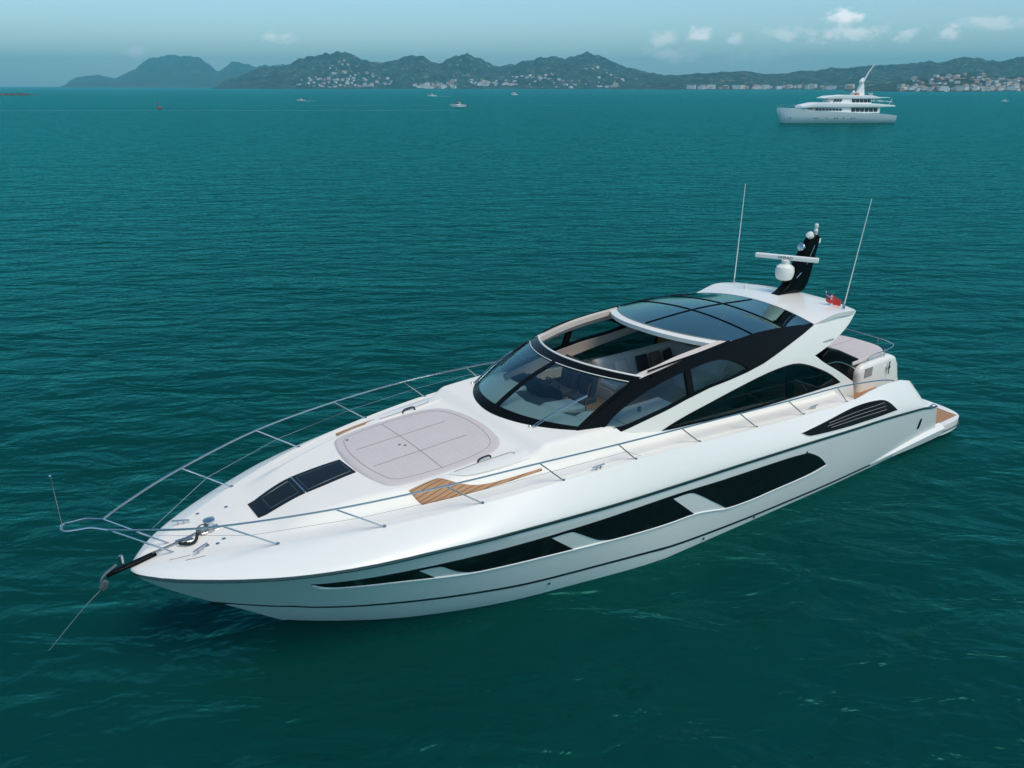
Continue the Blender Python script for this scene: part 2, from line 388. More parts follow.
# ------------------------------------------------------------------ the sea, the coast and the air
def water_mat():
    m = bpy.data.materials.new('sea_water'); m.use_nodes = True; t = m.node_tree; b = t.nodes['Principled BSDF']
    g = N(t, 'ShaderNodeTexCoord')
    def noise(scale, sx, sy, rot, det, ro, dist=0):
        mp = N(t, 'ShaderNodeMapping'); mp.inputs['Rotation'].default_value = (0, 0, R(rot)); mp.inputs['Scale'].default_value = (sx, sy, 1)
        t.links.new(g.outputs['Object'], mp.inputs[0])
        n = N(t, 'ShaderNodeTexNoise'); n.inputs['Scale'].default_value = scale; n.inputs['Detail'].default_value = det; n.inputs['Roughness'].default_value = ro; n.inputs['Distortion'].default_value = dist
        t.links.new(mp.outputs[0], n.inputs['Vector']); return n.outputs['Fac']
    def mth(op, a, c):
        n = N(t, 'ShaderNodeMath', operation=op)
        for i, v in enumerate((a, c)):
            if hasattr(v, 'is_output'): t.links.new(v, n.inputs[i])
            else: n.inputs[i].default_value = v
        return n.outputs[0]
    swell = noise(.30, .30, 1, -9, 2, .5, .3)
    chop = noise(.95, .46, 1, -13, 3, .5, .6)
    rip = noise(2.7, .62, 1, -4, 3, .5, .8)
    gust = noise(.03, .5, 1, 10, 3, .5)
    h = mth('ADD', mth('MULTIPLY', swell, .85), mth('ADD', mth('MULTIPLY', chop, .62), mth('MULTIPLY', rip, .10)))
    bp = N(t, 'ShaderNodeBump'); bp.inputs['Strength'].default_value = 1.0; bp.inputs['Distance'].default_value = WAVE
    t.links.new(h, bp.inputs['Height'])
    c = mixrgb(t, (.0013, .034, .030, 1), (.0022, .050, .044, 1), gust)
    t.nodes.remove(b); out = [n for n in t.nodes if n.type == 'OUTPUT_MATERIAL'][0]
    df = N(t, 'ShaderNodeBsdfDiffuse'); gl = N(t, 'ShaderNodeBsdfGlossy'); fr = N(t, 'ShaderNodeFresnel'); mx = N(t, 'ShaderNodeMixShader')
    fr.inputs[0].default_value = 1.34; gl.inputs['Roughness'].default_value = .2; gl.inputs[0].default_value = (.09, .56, .51, 1)
    t.links.new(c, df.inputs[0])
    for n in (gl, fr): t.links.new(bp.outputs[0], n.inputs['Normal'])
    bp2 = N(t, 'ShaderNodeBump'); bp2.inputs['Strength'].default_value = .6; bp2.inputs['Distance'].default_value = WAVE; t.links.new(h, bp2.inputs['Height']); t.links.new(bp2.outputs[0], df.inputs['Normal'])
    t.links.new(fr.outputs[0], mx.inputs[0]); t.links.new(df.outputs[0], mx.inputs[1]); t.links.new(gl.outputs[0], mx.inputs[2]); t.links.new(mx.outputs[0], out.inputs[0])
    return m
WAVE = .62
def disc(name, rad, z, m, n=96):
    vs = [(0, 0, z)]; fs = []; prev = None; rings = [40, 200, 1000, 4000, rad]
    for r in rings:
        b = len(vs); vs += [(r*math.cos(2*math.pi*i/n), r*math.sin(2*math.pi*i/n), z) for i in range(n)]
        for i in range(n):
            if prev is None: fs.append((0, b+i, b+(i+1) % n))
            else: fs.append((prev+i, b+i, b+(i+1) % n, prev+(i+1) % n))
        prev = b
    return obj(name, vs, fs, m, None, False)
sea = disc('sea', 13000, 0, water_mat()); tag(sea, kind='structure')

FP = 780.0; CPt, SPt = math.cos(PITCH), math.sin(PITCH)
def far_pt(px, py, D):
    """point at ground distance D (along +Y) seen at a photo pixel"""
    rx, ry, rz = px-512, FP*CPt-(py-384)*SPt, -(FP*SPt+(py-384)*CPt)
    return Vector((rx/ry*D, D, CAM_H+rz/ry*D))
def hash_noise(x, y, seed):
    from mathutils import noise
    return noise.fractal(Vector((x, y, seed)), 1.0, 2.0, 6, noise_basis='PERLIN_ORIGINAL')
def hill_mat(name, c1, c2, rock, sc):
    m = bpy.data.materials.new(name); m.use_nodes = True; t = m.node_tree; b = t.nodes['Principled BSDF']
    g = N(t, 'ShaderNodeTexCoord'); b.inputs['Roughness'].default_value = .95; b.inputs['Specular IOR Level'].default_value = .1
    n1 = N(t, 'ShaderNodeTexNoise'); n1.inputs['Scale'].default_value = sc; n1.inputs['Detail'].default_value = 8; n1.inputs['Roughness'].default_value = .65
    n2 = N(t, 'ShaderNodeTexNoise'); n2.inputs['Scale'].default_value = sc*3.1; n2.inputs['Detail'].default_value = 6; n2.inputs['Roughness'].default_value = .7
    t.links.new(g.outputs['Object'], n1.inputs['Vector']); t.links.new(g.outputs['Object'], n2.inputs['Vector'])
    r1 = N(t, 'ShaderNodeMapRange'); r1.inputs[1].default_value = .38; r1.inputs[2].default_value = .62; t.links.new(n1.outputs['Fac'], r1.inputs[0])
    r2 = N(t, 'ShaderNodeMapRange'); r2.inputs[1].default_value = .55; r2.inputs[2].default_value = .66; t.links.new(n2.outputs['Fac'], r2.inputs[0])
    a = mixrgb(t, (*c1, 1), (*c2, 1), r1.outputs[0]); a = mixrgb(t, a, (*rock, 1), r2.outputs[0]); t.links.new(a, b.inputs['Base Color'])
    return m
HM = hill_mat('maquis_hill', (.006, .022, .018), (.035, .07, .05), (.24, .22, .18), .016)
HF = hill_mat('far_hill', (.02, .045, .035), (.035, .06, .04), (.10, .09, .08), .004)
TERR = {}
def terrain(name, ridge, D0, D1, D2, m, rough=.12, seed=0, nx=300, nd=30, shore=1.5, prof=1.15):
    """coastal range: shore line at D0, ridge at D1, falling away behind to D2; ridge = skyline points"""
    tab = []
    for px, py in ridge:
        p = far_pt(px, py, D1); tab.append((p.x/D1, max(0.5, p.z)))
    x0, x1 = tab[0][0], tab[-1][0]
    def height(u, t):                # u = bearing tangent, t = 0 shore .. 1 ridge .. 2 back
        h = ip(u, tab)
        h *= 1+rough*(.9*hash_noise(u*38, .7, seed+2)+.55*hash_noise(u*120, 1.9, seed+3))
        e = min(1, max(0, (u-x0)/.015))*min(1, max(0, (x1-u)/.015))
        if t <= 1:
            D = D0+(D1-D0)*t; base = t**prof
            nn = hash_noise(u*D/260, D/260, seed)
            v = h*base*(1+rough*6.0*nn*(1-t)*2)+shore*min(1, t*14)+h*rough*nn*4*t*(1-t)
            v += h*.075*hash_noise(u*D/110, D/110, seed+5)*min(1,t*4)
        else:
            D = D1+(D2-D1)*(t-1); v = h*(1-(t-1))
            v += h*rough*hash_noise(u*D/260, D/260, seed)*(t-1)
        return max(-1.0 if t < .001 else .2, v*e if t > 0 else -1.0), D
    TERR[name] = height
    vs = []; fs = []; ts = [-.0001]+[i/(nd-1) for i in range(nd)]+[1+.25*(i+1) for i in range(4)]
    for t in ts:
        for i in range(nx+1):
            u = x0+(x1-x0)*i/nx
            z, D = height(u, max(0, t)) if t >= 0 else (-1.0, D0-2)
            if t >= 1.99: z = -1
            # the shore line wanders
            D += (1-min(1, max(0, t)))*(hash_noise(u*9, 3.3, seed)*.10*D0)
            vs.append((u*D, D, z))
    for j in range(len(ts)-1):
        for i in range(nx):
            a = j*(nx+1)+i; fs.append((a, a+1, a+nx+2, a+nx+1))
    o = obj(name, vs, fs, m, None, True, angle=80); tag(o, kind='structure'); return o
terrain('mountains', [(58,85.6),(66,82.6),(86,76.5),(99,75.8),(114,78.8),(126,73),(137,66.8),(145,62.5),(152,59),(163,56),(175,53.6),(188,56),(200.6,58.5),(210,64),(218,70.6),(226,66),(233.6,62.5),(245,64.5),(262,65),(281,66),(300,70),(330,76)], 5600, 7200, 8600, HF, .10, 3)
terrain('hills', [(212,86),(225,81),(240,76),(252,71),(266,67.5),(281,66.8),(301,60.5),(312,56),(324,52.4),(339,51),(354,56.7),(365,59.5),(380,61.8),(397,59),(413,55.4),(426,58.5),(440,62.5),(453,58),(466,53.4),(475,57),(484,60.5),(500,66.8),(507,65),(515,64.5),(530,59.5),(548,55.6),(560,57.5),(571,58),(589,55),(607,59.4),(627,67),(652,72),(667,77),(685,83),(695,87)], 3000, 3900, 4800, HM, .11, 11)
terrain('coastal_hills', [(610,84),(640,79),(667,76.4),(690,75),(708,73.3),(725,72.5),(739,70.8),(750,72),(770,74.5),(799,72),(837,68),(860,67),(884,65.5),(928,63),(950,60.5),(974,58.5),(988,60.5),(1000,61.6),(1024,56.4),(1060,54),(1120,60)], 2350, 3400, 4400, HM, .08, 23, prof=1.3)
hz_right = terrain('headland', [(845,90.5),(870,86.5),(900,82),(925,77.5),(945,74),(965,73.5),(985,76),(1003,77.5),(1024,75),(1060,73),(1110,78)], 1560, 2050, 2500, HM, .10, 31, nx=120)

# a low breakwater at the left edge
bwm = mat('breakwater_rock', (.10, .085, .07), .9, var=.4, vscale=.6)
rng = random.Random(4); mb = MB()
for i in range(70):
    x = -616+i*1.45; s_ = rng.uniform(1.2, 2.6); y = 905+rng.uniform(-3, 3); hgt = rng.uniform(1.2, 2.6)*(1 if i < 60 else (70-i)/10)
    vv = []
    for k in range(7):
        a = k/7*2*math.pi; vv.append((x+math.cos(a)*s_*rng.uniform(.8, 1.2), y+math.sin(a)*s_, -.5))
    for k in range(7):
        a = k/7*2*math.pi; vv.append((x+math.cos(a)*s_*.6, y+math.sin(a)*s_*.6, hgt*rng.uniform(.7, 1.1)))
    mb.add(vv, [tuple(range(7, 14))]+[(k, (k+1) % 7, (k+1) % 7+7, k+7) for k in range(7)])
tag(mb.build('breakwater', bwm, smooth=False), 'low dark rock breakwater reaching in from the left edge', 'breakwater')

# air
hb = MB().box(-13500, 13500, -13500, 13500, -2.5, 420).build('haze', None, smooth=False)
hm = bpy.data.materials.new('haze'); hm.use_nodes = True; t_ = hm.node_tree; t_.nodes.clear()
ho = N(t_, 'ShaderNodeOutputMaterial'); pv = N(t_, 'ShaderNodeVolumePrincipled')
pv.inputs['Color'].default_value = (.25, .80, .93, 1); pv.inputs['Density'].default_value = 1.5e-4
pv.inputs['Anisotropy'].default_value = 0.0
t_.links.new(pv.outputs[0], ho.inputs['Volume']); hb.data.materials.clear(); hb.data.materials.append(hm)
tag(hb, kind='stuff')

# ------------------------------------------------------------------ villas and apartment blocks along the coast
wall_m = [mat('villa_wall_white', (.80, .78, .74), .8), mat('villa_wall_sand', (.66, .58, .48), .8), mat('villa_wall_rose', (.48, .32, .26), .8)]
roof_m = mat('terracotta_roof', (.34, .22, .17), .85); flat_m = mat('flat_roof', (.45, .44, .42), .85); pane_m = mat('far_window', (.05, .08, .09), .3)
def house_mesh(kind, wm, L, W, Hh):
    mb = MB(); v = []; f = []; fm = []
    def q(vs, fs, mi):
        b = len(v); v.extend(vs); f.extend([tuple(b+i for i in g) for g in fs]); fm.extend([mi]*len(fs))
    q([(x, y, z) for x in (-L/2, L/2) for y in (-W/2, W/2) for z in (-4, Hh)], [(0, 1, 3, 2), (4, 6, 7, 5), (0, 4, 5, 1), (2, 3, 7, 6), (1, 5, 7, 3)], 0)
    if kind == 'hip':
        e = .5
        q([(-L/2-e, -W/2-e, Hh), (L/2+e, -W/2-e, Hh), (L/2+e, W/2+e, Hh), (-L/2-e, W/2+e, Hh), (-L/4, 0, Hh+W*.28), (L/4, 0, Hh+W*.28)], [(0, 1, 5, 4), (1, 2, 5), (2, 3, 4, 5), (3, 0, 4), (3, 2, 1, 0)], 1)
    else:
        q([(-L/2-.3, -W/2-.3, Hh), (L/2+.3, -W/2-.3, Hh), (L/2+.3, W/2+.3, Hh), (-L/2-.3, W/2+.3, Hh), (-L/2-.3, -W/2-.3, Hh+.6), (L/2+.3, -W/2-.3, Hh+.6), (L/2+.3, W/2+.3, Hh+.6), (-L/2-.3, W/2+.3, Hh+.6)],
          [(4, 5, 6, 7), (0, 1, 5, 4), (1, 2, 6, 5), (2, 3, 7, 6), (3, 0, 4, 7)], 2)
    rows = max(1, int(Hh/3)); cols = max(2, int(L/3.2))
    for r in range(rows):
        for c in range(cols):
            x = -L/2+(c+.5)*L/cols; z = .9+r*3
            q([(x-.6, -W/2-.04, z), (x+.6, -W/2-.04, z), (x+.6, -W/2-.04, z+1.3), (x-.6, -W/2-.04, z+1.3)], [(0, 1, 2, 3)], 3)
    me = bpy.data.meshes.new('villa'); me.from_pydata(v, [], f)
    for q_ in (wm, roof_m, flat_m, pane_m): me.materials.append(q_)
    me.polygons.foreach_set('material_index', fm); me.update(); return me
HSM = [house_mesh('hip', wall_m[0], 12, 9, 5.5), house_mesh('hip', wall_m[1], 14, 9, 6), house_mesh('flat', wall_m[0], 16, 10, 7), house_mesh('hip', wall_m[2], 11, 8, 5), house_mesh('flat', wall_m[0], 10, 8, 5)]
BLM = [house_mesh('flat', wall_m[0], 26, 12, 12), house_mesh('flat', wall_m[1], 18, 12, 14), house_mesh('hip', wall_m[0], 22, 12, 9), house_mesh('hip', wall_m[2], 17, 11, 9)]
SBM = [house_mesh('flat', wall_m[0], 15, 9, 8), house_mesh('flat', wall_m[1], 11, 9, 10), house_mesh('hip', wall_m[0], 14, 9, 6), house_mesh('hip', wall_m[2], 10, 8, 6)]
def scatter(terr, n, pxr, tr, meshes, name, label, cat, group, seed, dens=None):
    rg = random.Random(seed); hfun = TERR[terr]; k = 0; placed = []
    tries = 0
    while k < n and tries < n*60:
        tries += 1
        px = rg.uniform(*pxr); t = tr[0]+(tr[1]-tr[0])*rg.random()**1.1
        if dens and rg.random() > dens(px, t): continue
        u = (px-512)/(FP*CPt+298*SPt); z, D = hfun(u, t)
        D += (1-t)*(hash_noise(u*9, 3.3, {'hills': 11, 'coastal_hills': 23, 'headland': 31, 'mountains': 3}[terr])*.10*{'hills': 3000, 'coastal_hills': 2350, 'headland': 1560, 'mountains': 5600}[terr])
        if z < 1: continue
        p = (u*D, D)
        if any(abs(p[0]-a) < 14 and abs(p[1]-b) < 14 for a, b in placed): continue
        placed.append(p)
        o = bpy.data.objects.new(name, rg.choice(meshes)); C.objects.link(o)
        o.location = (p[0], p[1], z-.3); o.rotation_euler = (0, 0, rg.uniform(-.6, .6)); s_ = rg.uniform(.55, 1.0); o.scale = (s_, s_, s_)
        tag(o, label, cat, group); k += 1
bump = lambda c, w: (lambda px, t: math.exp(-((px-c)/w)**2))
scatter('hills', 105, (296, 400), (.10, .62), HSM, 'villa', 'small pale villa on the wooded slope under the tallest middle hill', 'villa', 'villas on the slope of the middle hill', 1, lambda px, t: math.exp(-((px-345)/32)**2)*(1 if t < .6-.006*abs(px-345) else 0))
scatter('hills', 26, (414, 456), (.02, .16), BLM[:1]+BLM[2:]+HSM[:1], 'waterfront_building', 'pale building by the water left of the pointed hill', 'building', 'waterfront buildings left of the pointed hill', 2)
scatter('hills', 26, (470, 512), (.08, .24), HSM[:3]+BLM[2:3], 'villa', 'pale villa strung along the low ridge right of the pointed hill', 'villa', 'villas along the ridge right of the pointed hill', 3)
scatter('hills', 64, (512, 640), (.03, .42), HSM, 'villa', 'small pale villa scattered over the broad green hill in the middle', 'villa', 'villas scattered over the broad green hill', 4)
scatter('hills', 22, (600, 672), (.01, .10), BLM+HSM[:1], 'waterfront_building', 'pale block on the shore below the broad green hill', 'building', 'blocks on the shore below the broad hill', 5)
scatter('coastal_hills', 30, (690, 800), (.01, .09), BLM, 'apartment_block', 'pale apartment block in the seaside town between the hills', 'apartment block', 'seaside town blocks left of the white motor yacht', 6)
scatter('coastal_hills', 16, (800, 900), (.01, .08), BLM, 'apartment_block', 'pale apartment block on the flat shore behind the white motor yacht', 'apartment block', 'blocks on the shore behind the motor yacht', 7)
scatter('headland', 100, (905, 1030), (.10, .92), [HSM[0], HSM[1], HSM[3], HSM[4]], 'villa', 'small white villa high on the right hand headland', 'villa', 'villas high on the right headland', 8, lambda px, t: .5 if px < 930 else 1)
scatter('headland', 30, (900, 1030), (.01, .10), SBM, 'apartment_block', 'white apartment block at the foot of the right hand headland', 'apartment block', 'blocks at the foot of the right headland', 9)

# ------------------------------------------------------------------ far craft and marks
paintw = mat('boat_white', (.85, .85, .82), .35); dkw = mat('boat_dark', (.03, .04, .045), .4); hullb = mat('boat_navy', (.03, .05, .09), .4)
foam = mat('foam', (.55, .62, .60), .9, var=.3, vscale=.5, bump=.3, bscale=2)
def hull_loft(L, B, H0, H1, rake, n=14, stern=.85):
    """simple open boat hull along +X (bow at x=0, going aft), deck closed"""
    mb = MB(); st = [i/n for i in range(n+1)]; vs = []
    for t in st:
        x = t*L; b = B/2*min(1, (t/.42)**.62 if t < .42 else 1-(1-stern)*((t-.42)/.58)**2); z = H0+(H1-H0)*t**.8
        xs = x+rake*(1-t)**3
        vs += [(x, b, z), (xs, b*.82, .0), (xs, b*.4, -.5), (xs, -b*.4, -.5), (xs, -b*.82, 0), (x, -b, z)]
    fs = []
    for i in range(n):
        for j in range(6): fs.append((i*6+j, i*6+(j+1) % 6, (i+1)*6+(j+1) % 6, (i+1)*6+j))
    fs.append(tuple(n*6+j for j in range(6))); fs.append(tuple(range(5, -1, -1)))
    mb.add(vs, fs); return mb
def small_boat(name, label, cat, loc, rz, L=7, hull_material=None, top=True, wake=0):
    r = empty(name, loc, rz); tag(r, label, cat)
    hull_loft(L, L*.34, L*.16, L*.11, L*.1).build('hull', hull_material or paintw, r)
    MB().prism([(L*.36, L*.12), (L*.43, L*.26), (L*.60, L*.27), (L*.66, L*.12)], 1, -L*.10, L*.10, .03).build('cabin', paintw, r)
    MB().prism([(L*.365, L*.15), (L*.425, L*.24), (L*.59, L*.25), (L*.60, L*.17)], 1, -L*.103, L*.103).build('window', dkw, r, False)
    if top:
        mbb = MB().box(L*.42, L*.74, -L*.13, L*.13, L*.34, L*.36, .02)
        for xx in (.45, .72):
            for yy in (-.12, .12): mbb.tube([(L*xx, L*yy, L*.1), (L*xx, L*yy, L*.345)], L*.007, 6)
        mbb.build('canopy', dkw, r)
    MB().prism([(L*.95, -.2), (L*.95, L*.16), (L*1.02, L*.17), (L*1.03, -.2)], 1, -L*.04, L*.04, .02).build('engine', dkw, r)
    if wake:
        n = 24; vs = []; fs = []; rg = random.Random(7)
        for i in range(n+1):
            t = i/n; x = L*.95+t*wake; ww = (.5+t*1.3)*(1+.3*rg.random())*(1-t*.5)
            vs += [(x, -ww, .03), (x, -ww*.3, .10*(1-t)+.035), (x, ww*.3, .10*(1-t)+.035), (x, ww, .03)]
            if i: fs += [((i-1)*4+j, (i-1)*4+j+1, i*4+j+1, i*4+j) for j in range(3)]
        o = obj('wake', vs, fs, foam, None); o.location = r.location; o.rotation_euler = r.rotation_euler; tag(o, kind='structure')
    return r
small_boat('motorboat', 'white cabin motorboat with a dark canopy, nearest of the small boats', 'motorboat', (-30.5, 402, 0), R(3), 8.6)
small_boat('speedboat', 'low white speedboat trailing foam below the waterfront buildings', 'speedboat', (-84, 820, 0), R(8), 9.5, top=False, wake=18)
small_boat('fishing_boat', 'short white boat with upright cabin below the broad green hill', 'boat', (-1, 930, 0), R(55), 11)
small_boat('dinghy', 'small dark canopied dinghy with foam beside it, below the tallest middle hill', 'dinghy', (-146, 562, 0), R(10), 6, wake=8)
small_boat('runabout', 'tiny white runabout on open water right of the motor yacht', 'runabout', (318, 540, 0), R(5), 5, top=False)
# marker buoy
by = empty('marker_buoy', (-156, 366, 0)); tag(by, 'small red marker buoy with a post, alone on the water at left', 'buoy')
MB().lathe([(.3, -.3), (.75, 0), (.75, .5), (.3, .8)], (0, 0, 0), 14).build('float', M['red'], by)
MB().lathe([(.12, .7), (.1, 2.1), (.28, 2.15), (.28, 2.7), (.05, 3.0)], (0, 0, 0), 10).build('post', M['red'], by)

# long pale boat tracks on the water
def track(y, x0, x1, wd, name='wake'):
    vs = []; fs = []; n = 60; rg = random.Random(int(y))
    for i in range(n+1):
        x = x0+(x1-x0)*i/n; yy = y+math.sin(i*.31+y)*.7+i*.06; h = wd*(.6+.5*rg.random())
        vs += [(x, yy-h, .012), (x, yy+h, .012)]
        if i: fs.append((2*i-2, 2*i, 2*i+1, 2*i-1))
    o = obj(name, vs, fs, trackm, None, False); tag(o, kind='structure')
trackm = mat('foam_track', (.22, .42, .42), .7, var=.4, vscale=.2)
track(342, -330, -20, .6); track(430, -150, 60, .35)

# white three deck motor yacht at anchor on the right: x runs aft from the bow tip
sy = empty('motor_yacht', (72.8, 227.5, 0), R(1.5)); sy.scale = (.98, 1, 1); tag(sy, 'large white three deck motor yacht anchored far off at right', 'motor yacht')
mb = MB(); sts = [(0, 3.95, .02, 3.7), (.35, 3.94, .5, 3.0), (1, 3.9, 1.0, 1.9), (1.6, 3.87, 1.4, 1.0), (2.3, 3.85, 1.8, .02), (4, 3.75, 2.5, 0), (7, 3.65, 3.2, 0), (10, 3.25, 3.5, 0), (16, 2.95, 3.6, 0), (24, 2.6, 3.6, 0), (30, 2.3, 3.4, 0), (33, 1.95, 3.1, 0)]
vs = []; fs = []
for x, zt, b, zs in sts:
    vs += [(x, b, zt), (x, b*.92, zt*.5+zs*.5), (x, b*.75, zs if zs > .5 else 0), (x, 0, zs-.6 if zs > .5 else -1.2), (x, -b*.75, zs if zs > .5 else 0), (x, -b*.92, zt*.5+zs*.5), (x, -b, zt)]
for i in range(len(sts)-1):
    for j in range(7): fs.append((i*7+j, i*7+(j+1) % 7, (i+1)*7+(j+1) % 7, (i+1)*7+j))
fs.append(tuple((len(sts)-1)*7+j for j in range(7)))
mb.add(vs, fs).build('hull', paintw, sy, angle=50)
def arc_house(name, x0, x1, xf, z0, z1, b, m=paintw):
    """deck house with a raked front and rounded plan"""
    prof = [(x0, -b*.55), (x0+.9, -b*.92), (x0+2.2, -b), (x1, -b), (x1, b), (x0+2.2, b), (x0+.9, b*.92), (x0, b*.55)]
    n = len(prof); vs = [(x, y, z0) for x, y in prof]+[(x+(xf if x < x1-.1 else 0)*(1 if x < x0+3 else 0), y*.97, z1) for x, y in prof]
    fs = [tuple(range(n, 2*n))]+[(i, (i+1) % n, (i+1) % n+n, i+n) for i in range(n)]
    return MB().add(vs, fs).build(name, m, sy, angle=30)
arc_house('main_deck_house', 8.6, 28.0, 1.0, 2.6, 4.3, 3.0)
MB().prism([(6.2, 3.9), (6.6, 4.55), (10, 5.25), (13, 5.3), (26.8, 5.0), (31.9, 4.6), (32.0, 4.25), (27, 4.15), (10, 4.15)], 1, -3.35, 3.35, .12).build('upper_deck', paintw, sy)
arc_house('bridge_deck_house', 12.8, 25.4, 1.6, 5.0, 6.6, 2.6)
MB().prism([(11.8, 6.4), (13.5, 6.95), (18, 7.25), (25.5, 7.1), (28, 6.55), (27.6, 6.35), (14, 6.3)], 1, -2.7, 2.7, .1).build('sun_deck', paintw, sy)
MB().box(27.4, 30.6, -2.2, 2.2, 6.5, 6.62, .03).build('awning', paintw, sy)
def win(poly, y):
    for s_ in (-1,):
        MB().prism(poly, 1, s_*y, s_*(y+.05)).build('window', dkw, sy, False)
for i in range(8): win([(9.8+i*.95, 3.25), (9.85+i*.95, 3.9), (10.6+i*.95, 3.9-.04*i), (10.6+i*.95, 3.2)], 3.0)
for i in range(6): win([(20.0+i*1.25, 2.95), (19.8+i*1.25, 3.95), (20.95+i*1.25, 3.95), (20.98+i*1.25, 2.95)], 3.0)
for i in range(3): win([(14.6+i*.8, 5.5), (15.0+i*.8, 6.2), (15.6+i*.8, 6.2), (15.3+i*.8, 5.5)], 2.6)
for i in range(5): win([(20.0+i*1.1, 5.35), (19.8+i*1.1, 6.2), (20.8+i*1.1, 6.2), (20.9+i*1.1, 5.35)], 2.6)
for x in (3.4, 9.8, 10.6, 13.2, 15.4, 16.1, 17.9, 20.2, 21.0):
    MB().lathe([(.16, 0), (.16, .04)], (x, -3.42 if x > 5 else -2.22, 1.3), 10, (0, -1, 0)).build('porthole', dkw, sy)
MB().prism([(21.6, 7.1), (22.4, 9.2), (22.7, 10.0), (23.6, 10.0), (24.2, 7.1)], 1, -.5, .5, .08).build('mast', paintw, sy)
MB().tube([(23.2, 0, 10), (24.6, 0, 13.0), (25.9, 0, 15.0)], .28, 8, taper=.10).build('antenna', paintw, sy)
for x, y, z, r_ in ((22.6, -.6, 10.6, .62), (23.6, .7, 11.0, .62), (20.6, -1.2, 7.9, .45)):
    MB().lathe([(r_*.5, -r_), (r_*.9, -r_*.5), (r_, 0), (r_*.85, r_*.5), (r_*.45, r_*.88), (.02, r_)], (x, y, z), 14).build('radome', paintw, sy)
for x in (19.5, 21.0, 24.8): MB().box(x, x+1.0, -1.9, -1.2, 7.2, 7.7, .08).build('sun_lounger', mat('orange_cover', (.5, .14, .05), .7) if x > 20 and x < 22 else M['grey'], sy)
for s_ in (-1, 1):
    rl = MB().tube([(.4, s_*.3, 4.75), (2.5, s_*1.9, 4.65), (5.5, s_*2.9, 4.5), (7.5, s_*3.2, 4.5)], .035, 5)
    for x, y in ((.8, .6), (2.5, 1.9), (4, 2.45), (5.5, 2.9), (7, 3.15)): rl.tube([(x, s_*y, 3.6), (x, s_*y, 4.6)], .03, 5)
    rl.build('bow_rail', M['steel'], sy)
    rl = MB().tube([(27, s_*2.9, 5.9), (31.4, s_*2.9, 5.4)], .035, 5)
    for x in (27.5, 29, 30.5, 31.3): rl.tube([(x, s_*2.9, 4.5), (x, s_*2.9, 5.85-.11*(x-27))], .03, 5)
    rl.build('deck_rail', M['steel'], sy)
MB().tube([(26.2, -2.3, 5.5), (26.2, -2.3, 6.4)], .06, 6).build('stanchion', paintw, sy)
MB().tube([(31.6, 0, 4.6), (32.4, 0, 6.2)], .05, 6).build('flag_pole', paintw, sy)

# ------------------------------------------------------------------ the sports yacht
# boat space: s metres aft of the bow tip, y to port, z above the water; local axes are (-s, y, z)
yt = empty('sports_yacht', (-6.27364, 10.89305, 0), R(180+35.8))
tag(yt, 'long white sports yacht with a black arched glass roof filling the foreground', 'yacht')
def L3(s, y, z): return (-s, y, z)
def LL(pts): return [L3(*p) for p in pts]
S_END = 20.6
def shear(s, z): return s-.72*sst(18.8, 20.6, s)*max(0, min(1.05, z/1.2))
# hull + shoulder shell
sts = [0, .02, .05, .1, .2, .35, .55, .8, 1.1, 1.4, 1.8, 2.1, 2.36, 2.6, 2.9, 3.3]+[3.8+i*.5 for i in range(33)]+[20.2, 20.6]
def section(s):
    zs, zr = ip(s, T_STEM), ip(s, T_ZR); out = []
    for i in range(19):
        k = i/18; z = zs+(zr-zs)*(k**1.15 if zs < 0 else k); out.append((hull_y(s, z), z))
    for i in range(1, 10): out.append(shoulder(s, i/9))
    return out
vs = []; fs = []; K = 28
for sgn in (1, -1):
    b0 = len(vs)
    for s in sts:
        for y, z in section(s): vs.append(L3(shear(s, z), sgn*y, z))
    for i in range(len(sts)-1):
        for j in range(K-1):
            a = b0+i*K+j; f = (a, a+1, a+K+1, a+K)
            fs.append(f if sgn < 0 else tuple(reversed(f)))
# inner face of the bulwark aft and transom
e0 = (len(sts)-1)*K; n1 = len(sts)*K
fs.append(tuple([e0+j for j in range(19)]+[n1+e0+j for j in range(18, -1, -1)]))
hull = obj('hull', vs, fs, M['hullgel'], yt, True, angle=40)
bm = bmesh.new(); bm.from_mesh(hull.data); bmesh.ops.remove_doubles(bm, verts=bm.verts[:], dist=.0004); bmesh.ops.recalc_face_normals(bm, faces=bm.faces[:]); bm.to_mesh(hull.data); bm.free()
hull.data.polygons.foreach_set('use_smooth', [True]*len(hull.data.polygons)); hull.data.set_sharp_from_angle(angle=R(40))

def strip(name, ss, lo, hi, fn, off, m, parent, side=1, nz=3):
    """thin band proud of a y(s,z) surface between z=lo(s) and z=hi(s)"""
    vs = []; fs = []
    for s in ss:
        for j in range(nz):
            z = lo(s)+(hi(s)-lo(s))*j/(nz-1)
            vs.append(L3(shear(s, z), side*(fn(s, z)+off), z))
        vs.append(L3(shear(s, hi(s)), side*(fn(s, hi(s))-.01), hi(s))); vs.append(L3(shear(s, lo(s)), side*(fn(s, lo(s))-.01), lo(s)))
    k = nz+2
    for i in range(len(ss)-1):
        for j in range(k): fs.append((i*k+j, i*k+(j+1) % k, (i+1)*k+(j+1) % k, (i+1)*k+j))
    fs += [tuple(range(k)), tuple((len(ss)-1)*k+j for j in range(k))]
    return MB().add(vs, fs).build(name, m, parent)
def rng_(a, b, d): n = max(1, int((b-a)/d)); return [a+(b-a)*i/n for i in range(n+1)]
